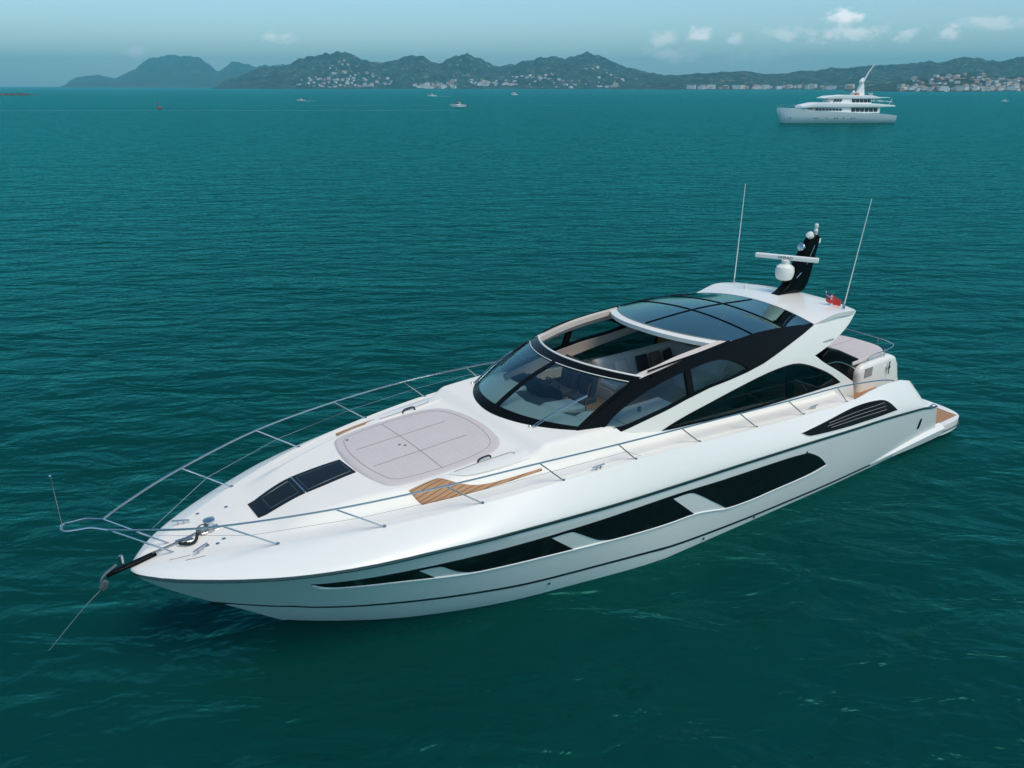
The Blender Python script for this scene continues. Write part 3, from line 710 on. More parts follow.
for sd_ in (1, -1):
    strip('rub_rail', [.0, .03, .08, .15, .25, .4, .6]+rng_(.8, 20.6, .3), lambda s: ip(s, T_ZR)-.03, lambda s: ip(s, T_ZR)+.025, side_y, .022, M['rubrail'], yt, sd_)
    TB = [(1.05, .92), (2.46, .75), (4, .71), (5.2, .63), (6.5, .52), (9, .40), (10.6, .26), (13, .15), (16, .11), (20.5, .10)]
    strip('boot_stripe', rng_(1.12, 20.5, .3), lambda s: ip(s, TB)-.032, lambda s: ip(s, TB)+.032, side_y, .006, M['boot'], yt, sd_)
    0 and strip('spray_rail', rng_(2.1, 6.2, .2), lambda s: .02+.02*(s-2.1), lambda s: .09+.02*(s-2.1)-.02*sst(5.2, 6.2, s), side_y, .05, M['hullgel'], yt, sd_)
    # quarter moulding growing into the bathing platform
    vs = []; fs = []; ss = rng_(16.2, 20.7, .3)
    for s in ss:
        g = sst(16, 20.2, s); zt = .12+.28*g
        for dy, z in ((-.05, .04), (.06, .05), (.15, .09+.03*g), (.15, zt-.05), (.08, zt), (-.05, zt+.06)):
            vs.append(L3(s, sd_*(side_y(s, z)-.03+(dy-.0)*(g*1.1 if dy > 0 else 1)), z))
    for i in range(len(ss)-1):
        for j in range(5): fs.append((i*6+j, i*6+j+1, (i+1)*6+j+1, (i+1)*6+j))
    fs.append(tuple(range(6))); fs.append(tuple((len(ss)-1)*6+j for j in range(6)))
    MB().add(vs, fs).build('quarter_moulding', M['hullgel'], yt)

side_fn = lambda s, z: L3(shear(s, z), side_y(s, z), z)
Yp = Vector((0, 1, 0)); Zp = Vector((0, 0, 1))
HW = [[(2.38, 1.79, 1), (3.0, 1.80), (4.0, 1.82), (4.22, 1.822, 1), (4.22, 1.765, 1), (4.04, 1.76, 1), (4.39, 1.44, 1), (3.79, 1.52), (3.15, 1.575), (2.7, 1.60)],
      [(4.224, 1.822, 1), (5.0, 1.825), (5.8, 1.81), (6.55, 1.785), (6.79, 1.782, 1), (6.79, 1.72, 1), (6.57, 1.715, 1), (7.18, 1.21, 1), (6.27, 1.28), (5.6, 1.33), (5.09, 1.35), (4.80, 1.47), (4.60, 1.62), (4.44, 1.755), (4.224, 1.765, 1)],
      [(6.794, 1.782, 1), (7.6, 1.77), (8.5, 1.77), (9.47, 1.755), (9.73, 1.745, 1), (9.73, 1.67, 1), (9.55, 1.665, 1), (10.31, 1.03, 1), (9.25, 1.06), (8.6, 1.10), (8.10, 1.13), (7.78, 1.22), (7.5, 1.40), (7.17, 1.63), (7.03, 1.715), (6.794, 1.722, 1)],
      [(9.734, 1.745, 1), (10.3, 1.71), (11.06, 1.655), (12.4, 1.60), (13.4, 1.55), (14.0, 1.48, 1), (14.5, 1.24), (14.91, .89, 1), (14.3, .79), (12.9, .765), (12.3, .755), (11.75, .76), (11.36, .82, 1), (10.72, 1.25), (10.30, 1.53), (10.06, 1.655), (9.734, 1.67, 1)]]
LIP = [(2.42, 1.74), (2.62, 1.60), (3.15, 1.56), (3.79, 1.505), (4.39, 1.425), (5.08, 1.34), (6.27, 1.265), (7.17, 1.195), (8.19, 1.11), (9.25, 1.045), (10.31, 1.01), (10.9, .90), (11.41, .785), (12.3, .735), (12.9, .75), (14.3, .765), (14.92, .865)]
for sd_ in (1, -1):
    for hw in HW:
        wv = patch('hull_window', hw, side_fn, .03, M['blackglass'], yt, res=.2, off=.009, side=sd_, outward=Yp)
    lp_ = crv([(a, 0, b) for a, b in LIP], 5)
    MB().tube([L3(shear(p.x, p.z), sd_*(side_y(p.x, p.z)+.004), p.z) for p in lp_], .020, 8).build('window_lip', M['hullgel'], yt)
    vent = [(13.70, 2.03, 1), (14.85, 2.05), (15.9, 2.08), (16.8, 2.08), (17.35, 2.0), (17.72, 1.66, 1), (16.75, 1.69), (15.3, 1.77), (14.1, 1.88), (13.88, 1.92)]
    vn = patch('air_intake', vent, side_fn, .03, M['black'], yt, res=.16, off=.012, side=sd_, outward=Yp)
    for k in (.28, .5, .72):
        pts = []
        for s in rng_(14.7+.5*abs(k-.5), 17.2, .2):
            lo_, hi_ = 1.90-.24*(s-14)/3.7, 2.06
            z = lo_+(hi_-lo_)*k; pts.append(L3(s, sd_*(side_y(s, z)+.02), z))
        MB().tube(pts, .006, 6).build('louvre', M['seam'], vn)
    # scooped lip round the intake
    lip = chaikin(vent, 2)
    pts = [L3(a, sd_*(side_y(a, b)+.004), b) for a, b in densify([(x, y) for x, y in lip], .12)]
    MB().tube(pts, .012, 8, closed=True).build('intake_trim', M['hullgel'], vn)
    patch('portlight', [(19.18, .74), (19.18, 1.0), (19.27, 1.06), (19.35, 1.0), (19.35, .74), (19.26, .69)], side_fn, .03, M['blackglass'], yt, res=.08, off=.012, side=sd_, outward=Yp)
    for s, z in ((6.9, .33), (10.9, .12), (13.9, 1.52), (12.6, .1)):
        MB().lathe([(.035, 0), (.035, .015), (.02, .02)], L3(s, sd_*(side_y(s, z)-.004), z), 10, (0, sd_, .1)).build('drain_outlet', M['steel'], yt)

# deck, with a well for saloon and cockpit
deck_fn = lambda s, y: L3(s, y, deck_z(s, y))
sy_ = [0, .05, .2, .5, .8, 1.2, 1.6]+[2.1+.5*i for i in range(29)]
def well_y(s):
    return 0.0 if s < 8.1 else ip(s, [(8.1, 0), (8.35, 1.0), (8.75, 1.75), (9.2, 2.05), (10.5, 2.16), (16.2, 2.16)])
ss = [0, .03, .08, .15, .25, .4, .6, .8, 1.0, 1.25, 1.5, 1.75]+rng_(2.0, 8.1, .1)+[8.15, 8.2, 8.27, 8.35, 8.45, 8.55, 8.65, 8.75, 8.85, 9.0, 9.2]+rng_(9.5, 16.2, .3)
vs = []; ns = []; fs = []; NC = 36
for sg in (1, -1):
    b0 = len(vs)
    for s in ss:
        yi, yo = well_y(s), ip(s, T_YD)
        for j in range(NC+1):
            y = yi+(yo-yi)*j/NC; e = .02
            du = Vector((2*e, 0, deck_z(max(0, s-e), y)-deck_z(s+e, y))); dv = Vector((0, 2*e, deck_z(s, min(yo, y+e))-deck_z(s, y-e) if y > e else 0))
            n = du.cross(dv).normalized(); vs.append(L3(s, sg*y, deck_z(s, y))); ns.append(Vector((n.x, n.y*sg, n.z)))
    for i in range(len(ss)-1):
        for j in range(NC):
            a_ = b0+i*(NC+1)+j; f = (a_, a_+1, a_+NC+2, a_+NC+1); fs.append(f if sg < 0 else tuple(reversed(f)))
fs = [f if ((Vector(vs[f[1]])-Vector(vs[f[0]])).cross(Vector(vs[f[3]])-Vector(vs[f[0]]))).z > 0 else tuple(reversed(f)) for f in fs]
deck = obj('deck', vs, fs, M['deckgel'], yt, True, normals=ns)
def dpatch(name, o, m, off=.006, thick=.01, **k): return patch(name, o, deck_fn, thick, m, k.pop('parent', yt), off=off, outward=Zp, **k)

# foredeck skylight strip
skl = dpatch('deck_skylight', [(2.07, -.27, 1), (2.40, -.38), (2.85, -.44), (3.3, -.40), (3.90, -.33, 1), (3.93, .33, 1), (3.3, .34), (2.9, .30), (2.5, .29), (2.07, .30, 1)], M['blackglass'], off=.012, thick=.03, res=.12, it=3)
MB().tube(crv([L3(2.95, y, deck_z(2.95, y)+.016) for y in (-.42, 0, .31)], 4), .014, 6).build('joint_strip', M['steel'], skl)
gm = mat('hatch_frame', (.09, .12, .13), .35, metal=.4)
for q in ([(2.33, -.26), (2.33, .2), (2.86, .2), (2.86, -.32)], [(3.02, -.33), (3.02, .25), (3.86, .24), (3.86, -.24)]):
    MB().tube([L3(a, b, deck_z(a, b)+.013) for a, b in densify(q, .15)], .006, 6, closed=True).build('hatch_rim', gm, skl)

# sunpad
pad_o = [(a, b) for a, b in [(4.16, -1.27), (4.03, -.85), (3.95, -.4), (3.94, 0), (3.95, .4), (4.03, .85), (4.16, 1.27)]+[(4.7, 1.38), (5.3, 1.43), (5.9, 1.42), (6.45, 1.34), (6.75, 1.08), (6.88, .55), (6.92, 0)]]+[(6.88, -.55), (6.75, -1.08), (6.45, -1.34), (5.9, -1.42), (5.3, -1.43), (4.7, -1.38)]
def cushion(name, outline, fn, h, m, parent, r=.10, res=.10, inset_rows=5, seed=1):
    """soft upholstered slab: rounded border, slightly domed, on a surface"""
    P = chaikin(outline, 3)
    cx = sum(p[0] for p in P)/len(P); cy = sum(p[1] for p in P)/len(P)
    rings = []
    for k, (ins, up) in enumerate([(0, -.02), (0, .45), (.25, .78), (.6, .95), (1.0, 1.0), (1.6, .97), (2.1, 1.0)]):
        rings.append([((p[0]-cx)*(1-ins*r/max(.3, math.dist(p, (cx, cy))))+cx, (p[1]-cy)*(1-ins*r/max(.3, math.dist(p, (cx, cy))))+cy, up*h) for p in P])
    for q in (.75, .55, .35, .18): rings.append([((p[0]-cx)*q*.93+cx, (p[1]-cy)*q*.93+cy, h*1.0) for p in P])
    vs = []; fs = []; n = len(P)
    for g in rings:
        for a, b, u in g:
            base = Vector(fn(a, b)); base.z += u; vs.append(base)
    for i in range(len(rings)-1):
        for j in range(n): fs.append((i*n+j, i*n+(j+1) % n, (i+1)*n+(j+1) % n, (i+1)*n+j))
    fs.append(tuple((len(rings)-1)*n+j for j in range(n)))
    return MB().add(vs, fs).build(name, m, parent, angle=60)
pad_base = lambda s, y: L3(s, y, 2.70+.045*(s-4)+.05*(1-(y/1.45)**2))
pad = cushion('sunpad', pad_o, pad_base, .115, M['mauve'], yt)
def on_pad(s, y, u=.119): p = pad_base(s, y); return (p[0], p[1], p[2]+u)
for line in ([(4.3, -.42), (5.3, -.42), (6.5, -.42)], [(4.25, .42), (5.3, .42), (6.5, .42)], [(5.25, -1.2), (5.25, 0), (5.25, 1.25)]):
    MB().tube([on_pad(a, b) for a, b in densify([(p[0], p[1]) for p in line], .2)[:max(2, int(math.dist(line[0], line[-1])/.2))]], .007, 6, flat=.6).build('seam', M['seam'], pad)
inner = [(5.35+(a-5.35)*.87, b*.86) for a, b in chaikin(pad_o, 3)]
MB().tube([on_pad(a, b, .114) for a, b in inner], .009, 6, closed=True, flat=.6).build('piping', M['seam'], pad)
for s, y in ((5.05, -.05), (5.12, .05), (4.35, -.95)):
    MB().lathe([(.025, 0), (.03, .012), (.01, .02)], on_pad(s, y), 10).build('button', M['steel'], pad)
# white coaming around the pad and side lockers
for sd_ in (1, -1):
    lk = [(5.22, 1.50, 1), (5.35, 1.44), (6.0, 1.47), (6.55, 1.50), (7.0, 1.55, 1), (7.15, 1.80), (6.9, 1.92), (6.0, 1.84), (5.4, 1.72)]
    patch('deck_locker', lk, lambda s, y: L3(s, y, 2.87+.06*(s-5.2)-.25*max(0, y-1.66)), .16, M['gelcoat'], yt, res=.12, side=sd_, outward=Zp, it=3)
    MB().tube([L3(5.35, sd_*1.50, 2.883), L3(5.9, sd_*1.51, 2.917), L3(6.55, sd_*1.56, 2.955), L3(6.62, sd_*1.64, 2.96)], .009, 6).build('locker_joint', M['gap'], yt)
    hd = MB().tube(crv([L3(5.88, sd_*1.47, 2.88), L3(5.92, sd_*1.47, 2.96), L3(6.14, sd_*1.47, 2.975), L3(6.18, sd_*1.47, 2.90)], 4), .02, 8)
    hd.build('grab_handle', M['charcoal'], yt)
    # teak side deck
    tk = [(4.42, 1.46, 1), (4.52, 1.76 if sd_ > 0 else 1.95, 1), (5.3, 1.95 if sd_ > 0 else 2.1), (6.2, 2.07), (6.9, 2.13, 1), (6.9, 2.095, 1), (6.3, 2.03), (5.65, 1.93), (5.25, 1.74), (5.0, 1.50, 1)]
    tko = patch('teak_side_deck', tk, lambda s, y: L3(s, y, deck_z(s, min(y, 2.3))), .02, M['teak'], yt, res=.08, off=.02, side=sd_, outward=Zp)
    for k in (.33, .66):
        MB().tube([L3(s, sd_*(1.50+k*.26+(s-4.45)*.16), deck_z(s, 1.50+k*.26+(s-4.45)*.16)+.022) for s in (4.5, 4.7, 4.9, 5.05)], .005, 5).build('plank_joint', M['walnut'], tko)
    # side deck drip groove
    MB().tube([L3(s, sd_*(ip(s, T_YD)-.12), deck_z(s, ip(s, T_YD)-.12)+.002) for s in rng_(3.0, 15.8, .4)], .006, 5).build('deck_joint', M['deckgel'], yt)

# windlass, cleats, chain on the foredeck
wl = MB().lathe([(.10, 0), (.12, .02), (.12, .05), (.06, .08), (.055, .15), (.10, .17), (.10, .20), (.03, .22)], L3(1.32, .0, deck_z(1.3, 0)), 20).build('windlass', M['steel'], yt)
MB().box(-1.5, -1.15, -.10, .10, deck_z(1.3, 0)-.01, deck_z(1.3, 0)+.03, .012).build('base_plate', M['steel'], wl)
MB().lathe([(.11, 0), (.11, .04), (.05, .09)], L3(1.20, -.03, deck_z(1.2, 0)+.05), 16, (0, 1, 0)).build('gypsy', M['galv'], wl)
def cleat(s, y, ang=0, parent=yt, z=None):
    z = deck_z(s, y) if z is None else z; c, s_ = math.cos(ang), math.sin(ang); mb = MB()
    P = lambda u, v, h: (-s+u*c-v*s_, y+u*s_+v*c, z+h)
    for u in (-.05, .05): mb.tube([P(u, 0, -.01), P(u, 0, .07)], .018, 8)
    mb.tube([P(-.15, 0, .075), P(-.08, 0, .08), P(.08, 0, .08), P(.15, 0, .075)], .017, 8)
    return mb.build('cleat', M['steel'], parent)
cleat(1.02, .5, .5); cleat(.98, -.60, -.5)
for sd_ in (1, -1):
    cleat(7.85, sd_*2.66); cleat(14.7, sd_*2.72)
for s, y in ((1.15, .42), (1.30, .50), (1.45, -.36), (1.3, -.72), (1.75, -.5), (1.42, .45)):
    MB().lathe([(.035, 0), (.035, .008), (.015, .012)], L3(s, y, deck_z(s, y)), 10).build('filler_cap', M['steel'], yt)
pts = []
for k in range(26):
    t = k/25; pts.append(L3(.78+.28*math.sin(t*3.2)+.1*t, .08+.22*math.sin(t*9)*.6, deck_z(1, .1)+.03))
MB().tube(crv(pts, 3), .024, 8).build('mooring_rope', M['darkrope'], yt)
MB().box(-1.05, -.75, -.10, .08, deck_z(.9, 0)-.01, deck_z(.9, 0)+.02, .008).build('chain_plate', M['steel'], yt)
MB().tube([L3(1.2, -.03, deck_z(1.2, 0)+.05), L3(.8, -.01, 2.31), L3(.36, 0, 2.25)], .014, 6).build('anchor_chain', M['galv'], yt)
for s0, s1, y0 in ((.55, .85, .35), (.75, 1.05, .55)):
    MB().tube([L3(s0, y0, deck_z(s0, y0)+.002), L3(s1, y0+.12, deck_z(s1, y0+.12)+.002)], .008, 5).build('deck_groove', M['gap'], yt)
# bow roller, anchor and rode
ar = MB().box(-.42, .36, -.055, .055, 0, .05, .015)
for v in ar.v: v.z += 2.20-.12*max(0, (v.x+.36))-.10*max(0, v.x)
ar.build('bow_roller', M['black'], yt)
an = MB().tube(crv([(.18, 0, 2.24), (.40, 0, 2.10), (.47, 0, 1.92)], 4), .028, 8).build('anchor', M['galv'], yt)
MB().prism([(.34, 1.98), (.41, 2.04), (.50, 1.92), (.45, 1.84), (.38, 1.88)], 1, -.035, .035, .012).build('fluke', M['galv'], an)
MB().tube([(.10, -.03, 2.2), (.10, -.03, 2.36)], .035, 8).build('roller_pin', M['steel'], yt)
MB().tube(crv([(.44, 0, 1.9), (.72, -.4, 1.42), (1.08, -1.05, .66), (1.38, -1.66, -.03)], 5), .009, 6).build('anchor_line', M['rope'], yt)
# nose cap
# ---- rails
TOP = [(-.22, .20, 3.0), (.3, .62, 3.02), (1.2, 1.20, 3.05), (2.85, 1.90, 3.13), (4.67, 2.32, 3.16), (6.5, 2.56, 3.15), (8.3, 2.70, 3.08), (10.0, 2.76, 2.99), (11.8, 2.79, 2.88), (13.5, 2.80, 2.77), (15.45, 2.80, 2.66), (16.6, 2.80, 2.53), (17.5, 2.80, 2.40), (18.1, 2.78, 2.26)]
BASE = [(2.07, 1.22), (3.68, 1.92), (5.4, 2.34), (7.05, 2.58), (8.75, 2.74), (10.55, 2.79), (12.4, 2.82), (14.15, 2.82), (15.95, 2.82)]
def topz(s):
    return [ip(s, [(p[0], p[i]) for p in TOP]) for i in (1, 2)]
TS = [1.25, 2.85, 4.67, 6.5, 8.3, 10.0, 11.8, 13.5, 15.45]
for sd_ in (1, -1):
    pts = crv([(p[0], sd_*p[1], p[2]) for p in TOP], 6)
    MB().tube([L3(*p) for p in pts]+[L3(18.2, sd_*2.78, 2.18)], .0175, 8).build('guard_rail', M['steel'], yt)
    for (bs, by_), ts in zip(BASE, TS):
        ty, tz = topz(ts)
        st_ = MB().tube([L3(bs, sd_*by_, deck_z(bs, by_)-.01), L3(ts, sd_*ty, tz)], .014, 8)
        st_.lathe([(.04, 0), (.04, .012), (.02, .02)], L3(bs, sd_*by_, deck_z(bs, by_)), 12)
        st_.build('stanchion', M['steel'], yt)
    mid = [(.45, .14, 2.62)]
    for (bs, by_), ts in list(zip(BASE, TS))[:5]:
        ty, tz = topz(ts); k = .5; mid.append((bs+(ts-bs)*k, by_+(ty-by_)*k, deck_z(bs, by_)*(1-k)+tz*k))
    mid.append((8.9, 2.74, 2.68))
    MB().tube([L3(a, sd_*b, c) for a, b, c in mid], .006 if sd_ < 0 else .003, 6).build('guard_wire', M['steel'], yt)
    for a, b in (((-.22, .20, 3.0), (.66, .17, 2.24)),):
        MB().tube([L3(a[0], sd_*a[1], a[2]), L3(b[0], sd_*b[1], b[2])], .016, 8).build('pulpit_leg', M['steel'], yt)
loop = crv([(-.22, .20, 3.0), (-.44, .17, 3.10), (-.62, .15, 3.12), (-.78, .12, 3.14), (-.82, 0, 3.15), (-.78, -.12, 3.14), (-.62, -.15, 3.12), (-.44, -.17, 3.10), (-.22, -.20, 3.0)], 5)
MB().tube([L3(*p) for p in loop], .0175, 8).build('pulpit', M['steel'], yt)
sf = MB().tube([L3(-.80, 0, 3.14), L3(-.80, 0, 4.02)], .007, 6).build('jack_staff', M['steel'], yt)
MB().lathe([(.015, 0), (.02, .02), (.01, .04)], L3(-.80, 0, 4.02), 8).build('truck', M['steel'], sf)

# ---- greenhouse: black arches, white side bands, glass
house_fn = lambda s, z: L3(s, house_y(s, z), z)
A_OUT = [(8.22, 2.90), (8.43, 2.91), (8.75, 2.93), (9.17, 2.99), (9.98, 3.12), (10.72, 3.24), (11.51, 3.335), (12.2, 3.37), (12.81, 3.42), (13.4, 3.50), (13.85, 3.60), (14.51, 3.76), (15.0, 3.88), (15.5, 4.02)]
A_IN = [(7.95, 3.06), (8.10, 3.15), (8.27, 3.25), (8.5, 3.37), (8.7, 3.46), (9.0, 3.58), (9.3, 3.70), (9.75, 3.85), (10.2, 3.93), (11.0, 4.05), (11.8, 4.11), (12.6, 4.16), (13.4, 4.19), (14.1, 4.17), (14.9, 4.11), (15.5, 4.03)]
G1 = [(8.62, 3.085, 1), (8.95, 3.28), (9.5, 3.50), (10.1, 3.68), (10.5, 3.76), (10.86, 3.80, 1), (10.84, 3.31, 1), (10.4, 3.245), (9.9, 3.175), (9.2, 3.07), (8.9, 3.045)]
G2 = [(11.04, 3.82, 1), (11.6, 3.87), (12.05, 3.85), (12.45, 3.73), (12.85, 3.50, 1), (12.4, 3.43), (12.0, 3.41), (11.6, 3.39), (11.02, 3.33, 1)]
LW = [(10.02, 2.75, 1), (10.6, 2.88), (11.47, 3.0), (12.4, 3.13), (13.38, 3.245), (14.1, 3.285), (14.6, 3.27), (15.0, 3.16), (15.4, 3.0), (15.9, 2.77), (16.45, 2.42, 1), (15.5, 2.44), (14.42, 2.47), (12.9, 2.525), (11.8, 2.60), (11.03, 2.67)]
for sd_ in (1, -1):
    arch = patch('roof_arch', [(a, b, 1) for a, b in A_OUT]+[(a, b, 1) for a, b in reversed(A_IN[:-1])], house_fn, .07, M['black'], yt, holes=[G1, G2], res=.13, off=.004, side=sd_, outward=Yp, it=1)
    patch('side_window', G1, house_fn, .012, M['sideglass'], yt, res=.2, off=-.02, side=sd_, outward=Yp, it=1)
    patch('side_window', G2, house_fn, .012, M['sideglass'], yt, res=.2, off=-.02, side=sd_, outward=Yp, it=1)
    band = [(8.22, 2.90, 1), (8.43, 2.905, 1), (8.75, 2.925, 1), (9.17, 2.985, 1), (9.98, 3.115, 1), (10.72, 3.235, 1), (11.51, 3.33, 1), (12.2, 3.365, 1), (12.81, 3.415, 1), (13.4, 3.495, 1), (13.85, 3.595, 1), (14.51, 3.755, 1), (15.0, 3.875, 1), (15.5, 4.01, 1),
            (16.4, 4.15), (17.1, 4.10), (17.42, 4.05, 1), (17.25, 3.95), (16.9, 3.76), (16.25, 3.54), (15.75, 3.40), (15.36, 3.32, 1), (15.75, 3.05), (16.15, 2.84), (16.65, 2.56), (17.1, 2.28, 1), (17.2, 1.72, 1), (16.1, 1.72, 1), (16.1, 2.05, 1), (14.0, 2.2, 1), (12.4, 2.34, 1), (10.0, 2.5, 1), (8.2, 2.55, 1)]
    patch('cabin_side', band, house_fn, .08, M['gelcoat'], yt, holes=[LW], res=.14, side=sd_, outward=Yp, it=1, backmat=M['cream'])
    patch('cabin_window', LW, house_fn, .012, M['sideglass_dark'], yt, res=.2, off=-.02, side=sd_, outward=Yp, it=1)
    MB().tube([L3(s, sd_*(house_y(s, z)+.004), z) for s, z in densify(chaikin(LW, 1), .2)], .018, 8, closed=True).build('window_seal', M['black'], yt)
    # mullion inside the lower window
    patch('window_post', [(14.28, 2.50, 1), (14.28, 3.26, 1), (14.55, 3.26, 1), (14.55, 2.49, 1)], house_fn, .05, M['black'], yt, res=.2, off=-.035, side=sd_, outward=Yp, it=0)
    # pale lining under the roof edge
    lin = [(9.75, 3.82, 1), (10.3, 3.90, 1), (11.2, 4.01, 1), (12.4, 4.10, 1), (12.4, 3.90, 1), (11.6, 3.88, 1), (10.6, 3.79, 1), (9.85, 3.68, 1)]
    patch('roof_lining', lin, house_fn, .04, M['cream'], yt, res=.2, off=-.09, side=sd_, outward=Yp, it=1)
    MB().tube(crv([L3(s, sd_*(house_y(s, z)-.03), z+.012) for s, z in ((9.95, 3.93), (10.6, 4.01), (11.4, 4.07), (12.45, 4.145))], 5), .02, 8).build('roof_track', M['black'], yt)
    bm_ = MB(); bv = []; ssb = rng_(9.72, 12.5, .2)
    for s in ssb:
        zi = ip(s, T_AI)
        for y, z in ((1.84, zi+.0), (1.66, zi+.02), (1.66, zi-.10), (1.80, zi-.12)): bv.append(L3(s, sd_*(y-.05*(1-sst(9.7, 10.4, s))), z))
    bf = [(i*4+j, i*4+(j+1) % 4, (i+1)*4+(j+1) % 4, (i+1)*4+j) for i in range(len(ssb)-1) for j in range(4)]+[(0, 1, 2, 3), tuple(len(bv)-4+j for j in range(4))]
    bm_.add(bv, bf).build('roof_side_beam', M['cream'], yt)
    for s, z in ((17.05, 3.98),):
        MB().lathe([(.05, 0), (.05, .03), (.03, .04)], L3(s, sd_*(house_y(s, z)-.01), z-.10), 12, (0, sd_, 0)).build('side_light', M['black'], yt)

# windscreen
def ws(u, v):
    """u -1..1 across, v 0 base .. 1 top"""
    yb = 1.80*u; yt_ = 1.77*u
    b = Vector((7.15+.22*yb*yb+.012*yb**4, yb, 3.11-.02*yb*yb)); t = Vector((9.1+.62*(yt_/1.7)**2, yt_, 3.93-.085*(yt_/1.7)**2))
    p = b.lerp(t, v); bulge = .10*math.sin(math.pi*v)*(1-.3*u*u)
    p += Vector((-.45, .15*u, .9)).normalized()*bulge
    return L3(*p)
def ws_patch(name, o, m, off, thick, res=.06, parent=yt): return patch(name, o, ws, thick, m, parent, res=res, off=off, outward=Vector((.5, 0, 1)), it=0)
def rect(u0, u1, v0, v1): return [(u0, v0, 1), (u1, v0, 1), (u1, v1, 1), (u0, v1, 1)]
# glass panes either side of the centre post
for a, b in ((-.965, -.03), (.03, .965)):
    ws_patch('windscreen', rect(a, b, .10, .90), M['winglass'], 0, .012)
fr_o = rect(-1, 1, 0, 1)
patch('windscreen_frame', fr_o, ws, .05, M['black'], yt, holes=[rect(-.965, -.028, .105, .885), rect(.028, .965, .105, .885)], res=.05, off=.014, outward=Vector((.5, 0, 1)), it=0)
# pale line at the top of the glass and the pale rim of the roof opening
for a, b in ((-.955, -.04), (.04, .955)):
    MB().tube([Vector(ws(a+(b-a)*i/20, .88))+Vector((0, 0, .02)) for i in range(21)], .010, 6).build('glass_trim', M['plastic'], yt)
rimpts = [Vector(ws(-1+2*i/30, 1.0))+Vector((-.03, 0, .012)) for i in range(31)]
MB().tube(rimpts, .026, 8).build('opening_rim', M['plastic'], yt)
# wipers
for (u0, v0, u1, v1) in ((-.90, .0, -.93, .62), (.62, -.02, .80, .52)):
    base = Vector(ws(u0, v0))+Vector((.03, 0, .03)); tip = Vector(ws(u1, v1))+Vector((.02, 0, .06))
    wp = MB().tube([base, base.lerp(tip, .5)+Vector((.02, 0, .05)), tip], .014, 6).tube([base+Vector((0, .07, .01)), base.lerp(tip, .5)+Vector((.02, .06, .05)), tip+Vector((0, .03, 0))], .010, 6)
    wo = wp.build('wiper', M['steel'], yt)
    bl = [Vector(ws(u1+k*.11, v1+k*-.20+.0))+Vector((.01, 0, .035)) for k in (-1, -.5, 0, .5, 1)]
    MB().tube(bl, .014, 6).build('blade', M['rubber'], wo)
    MB().lathe([(.04, -.03), (.04, .04), (.02, .06)], base, 12).build('pivot', M['steel'], wo)

# glazed roof and white hardtop
roof_fn = lambda s, y: L3(s, y, roof_z(s, y))
front = [(11.58+.25*y*y, y) for y in [(-1.84+3.68*i/14) for i in range(15)]]
aftc = [(15.55-.04*(y/1.84)**2, y) for y in [(1.84-3.68*i/10) for i in range(11)]]
rp = patch('glass_roof', [(a, b, 1) for a, b in front+aftc], roof_fn, .03, M['roofglass'], yt, res=.22, off=.012, outward=Zp, it=0)
MB().tube([Vector(roof_fn(s, 0))+Vector((0, 0, .016)) for s in rng_(11.62, 15.5, .2)], .022, 6, flat=.6).build('roof_rib', M['black'], yt)
for s in (13.2, 14.35):
    MB().tube([Vector(roof_fn(s+.05*(y/1.8)**2, y))+Vector((0, 0, .016)) for y in rng_(-1.82, 1.82, .2)], .022, 6, flat=.6).build('roof_rib', M['black'], yt)
for sd_ in (1, -1):
    MB().tube([Vector(roof_fn(s, sd_*1.845))+Vector((0, 0, .0)) for s in rng_(9.95, 15.5, .25)], .028, 8).build('roof_seal', M['black'], yt)
fr2 = [(a-.01, b, 1) for a, b in front]; fr3 = [(a-.20-.03*abs(b), b, 1) for a, b in reversed(front)]
patch('roof_front_rim', fr2+fr3, roof_fn, .10, M['gelcoat'], yt, res=.15, off=-.012, outward=Zp, it=0)
ht = [(15.50, -1.90, 1), (15.55, -1.0, 1), (15.57, 0, 1), (15.55, 1.0, 1), (15.50, 1.90, 1), (15.9, 1.93), (16.4, 1.95), (17.0, 1.93), (17.42, 1.86), (17.52, 1.5), (17.66, .8), (17.72, 0), (17.66, -.8), (17.52, -1.5), (17.42, -1.86), (17.0, -1.93), (16.4, -1.95), (15.9, -1.93)]
patch('hardtop', ht, roof_fn, .11, M['gelcoat'], yt, res=.16, off=.02, outward=Zp, it=2)

# mast with radar, dome, lights
RZ = roof_z(16.9, 0)
prof = crv([(16.42, 0, RZ+.02), (16.75, 0, RZ+.16), (17.05, 0, RZ+.42), (17.25, 0, 4.98), (17.52, 0, 5.38), (17.80, 0, 5.70), (17.93, 0, 5.72)], 5)
back = crv([(18.03, 0, 5.66), (18.0, 0, 5.45), (17.92, 0, 5.1), (17.84, 0, 4.72), (17.76, 0, 4.45), (17.62, 0, 4.26), (17.45, 0, RZ-.02)], 5)
poly = [(-p.x, p.z) for p in prof+back]
ms = MB().prism(poly, 1, -.13, .13, .03).build('radar_mast', M['black'], yt, angle=50)
MB().tube([L3(17.0, .14, 4.52), L3(17.35, .14, 4.75)], .012, 6).build('trim_line', M['steel'], ms)
MB().tube([L3(17.55, .14, 4.95), L3(17.8, .14, 5.45)], .010, 6).build('trim_line', M['steel'], ms)
sh = MB().prism([(-16.95, 4.60), (-17.3, 4.66), (-17.3, 4.58), (-16.95, 4.50)], 1, -.16, .16, .015).build('dome_shelf', M['black'], ms)
MB().tube([L3(16.8, 0, 4.55), L3(17.15, 0, 4.58)], .05, 8).build('dome_bracket', M['black'], ms)
MB().lathe([(.13, -.24), (.20, -.20), (.24, -.10), (.25, .02), (.23, .12), (.15, .19), (.02, .22)], L3(16.80, 0, 4.84), 24).build('satellite_dome', M['plastic'], ms)
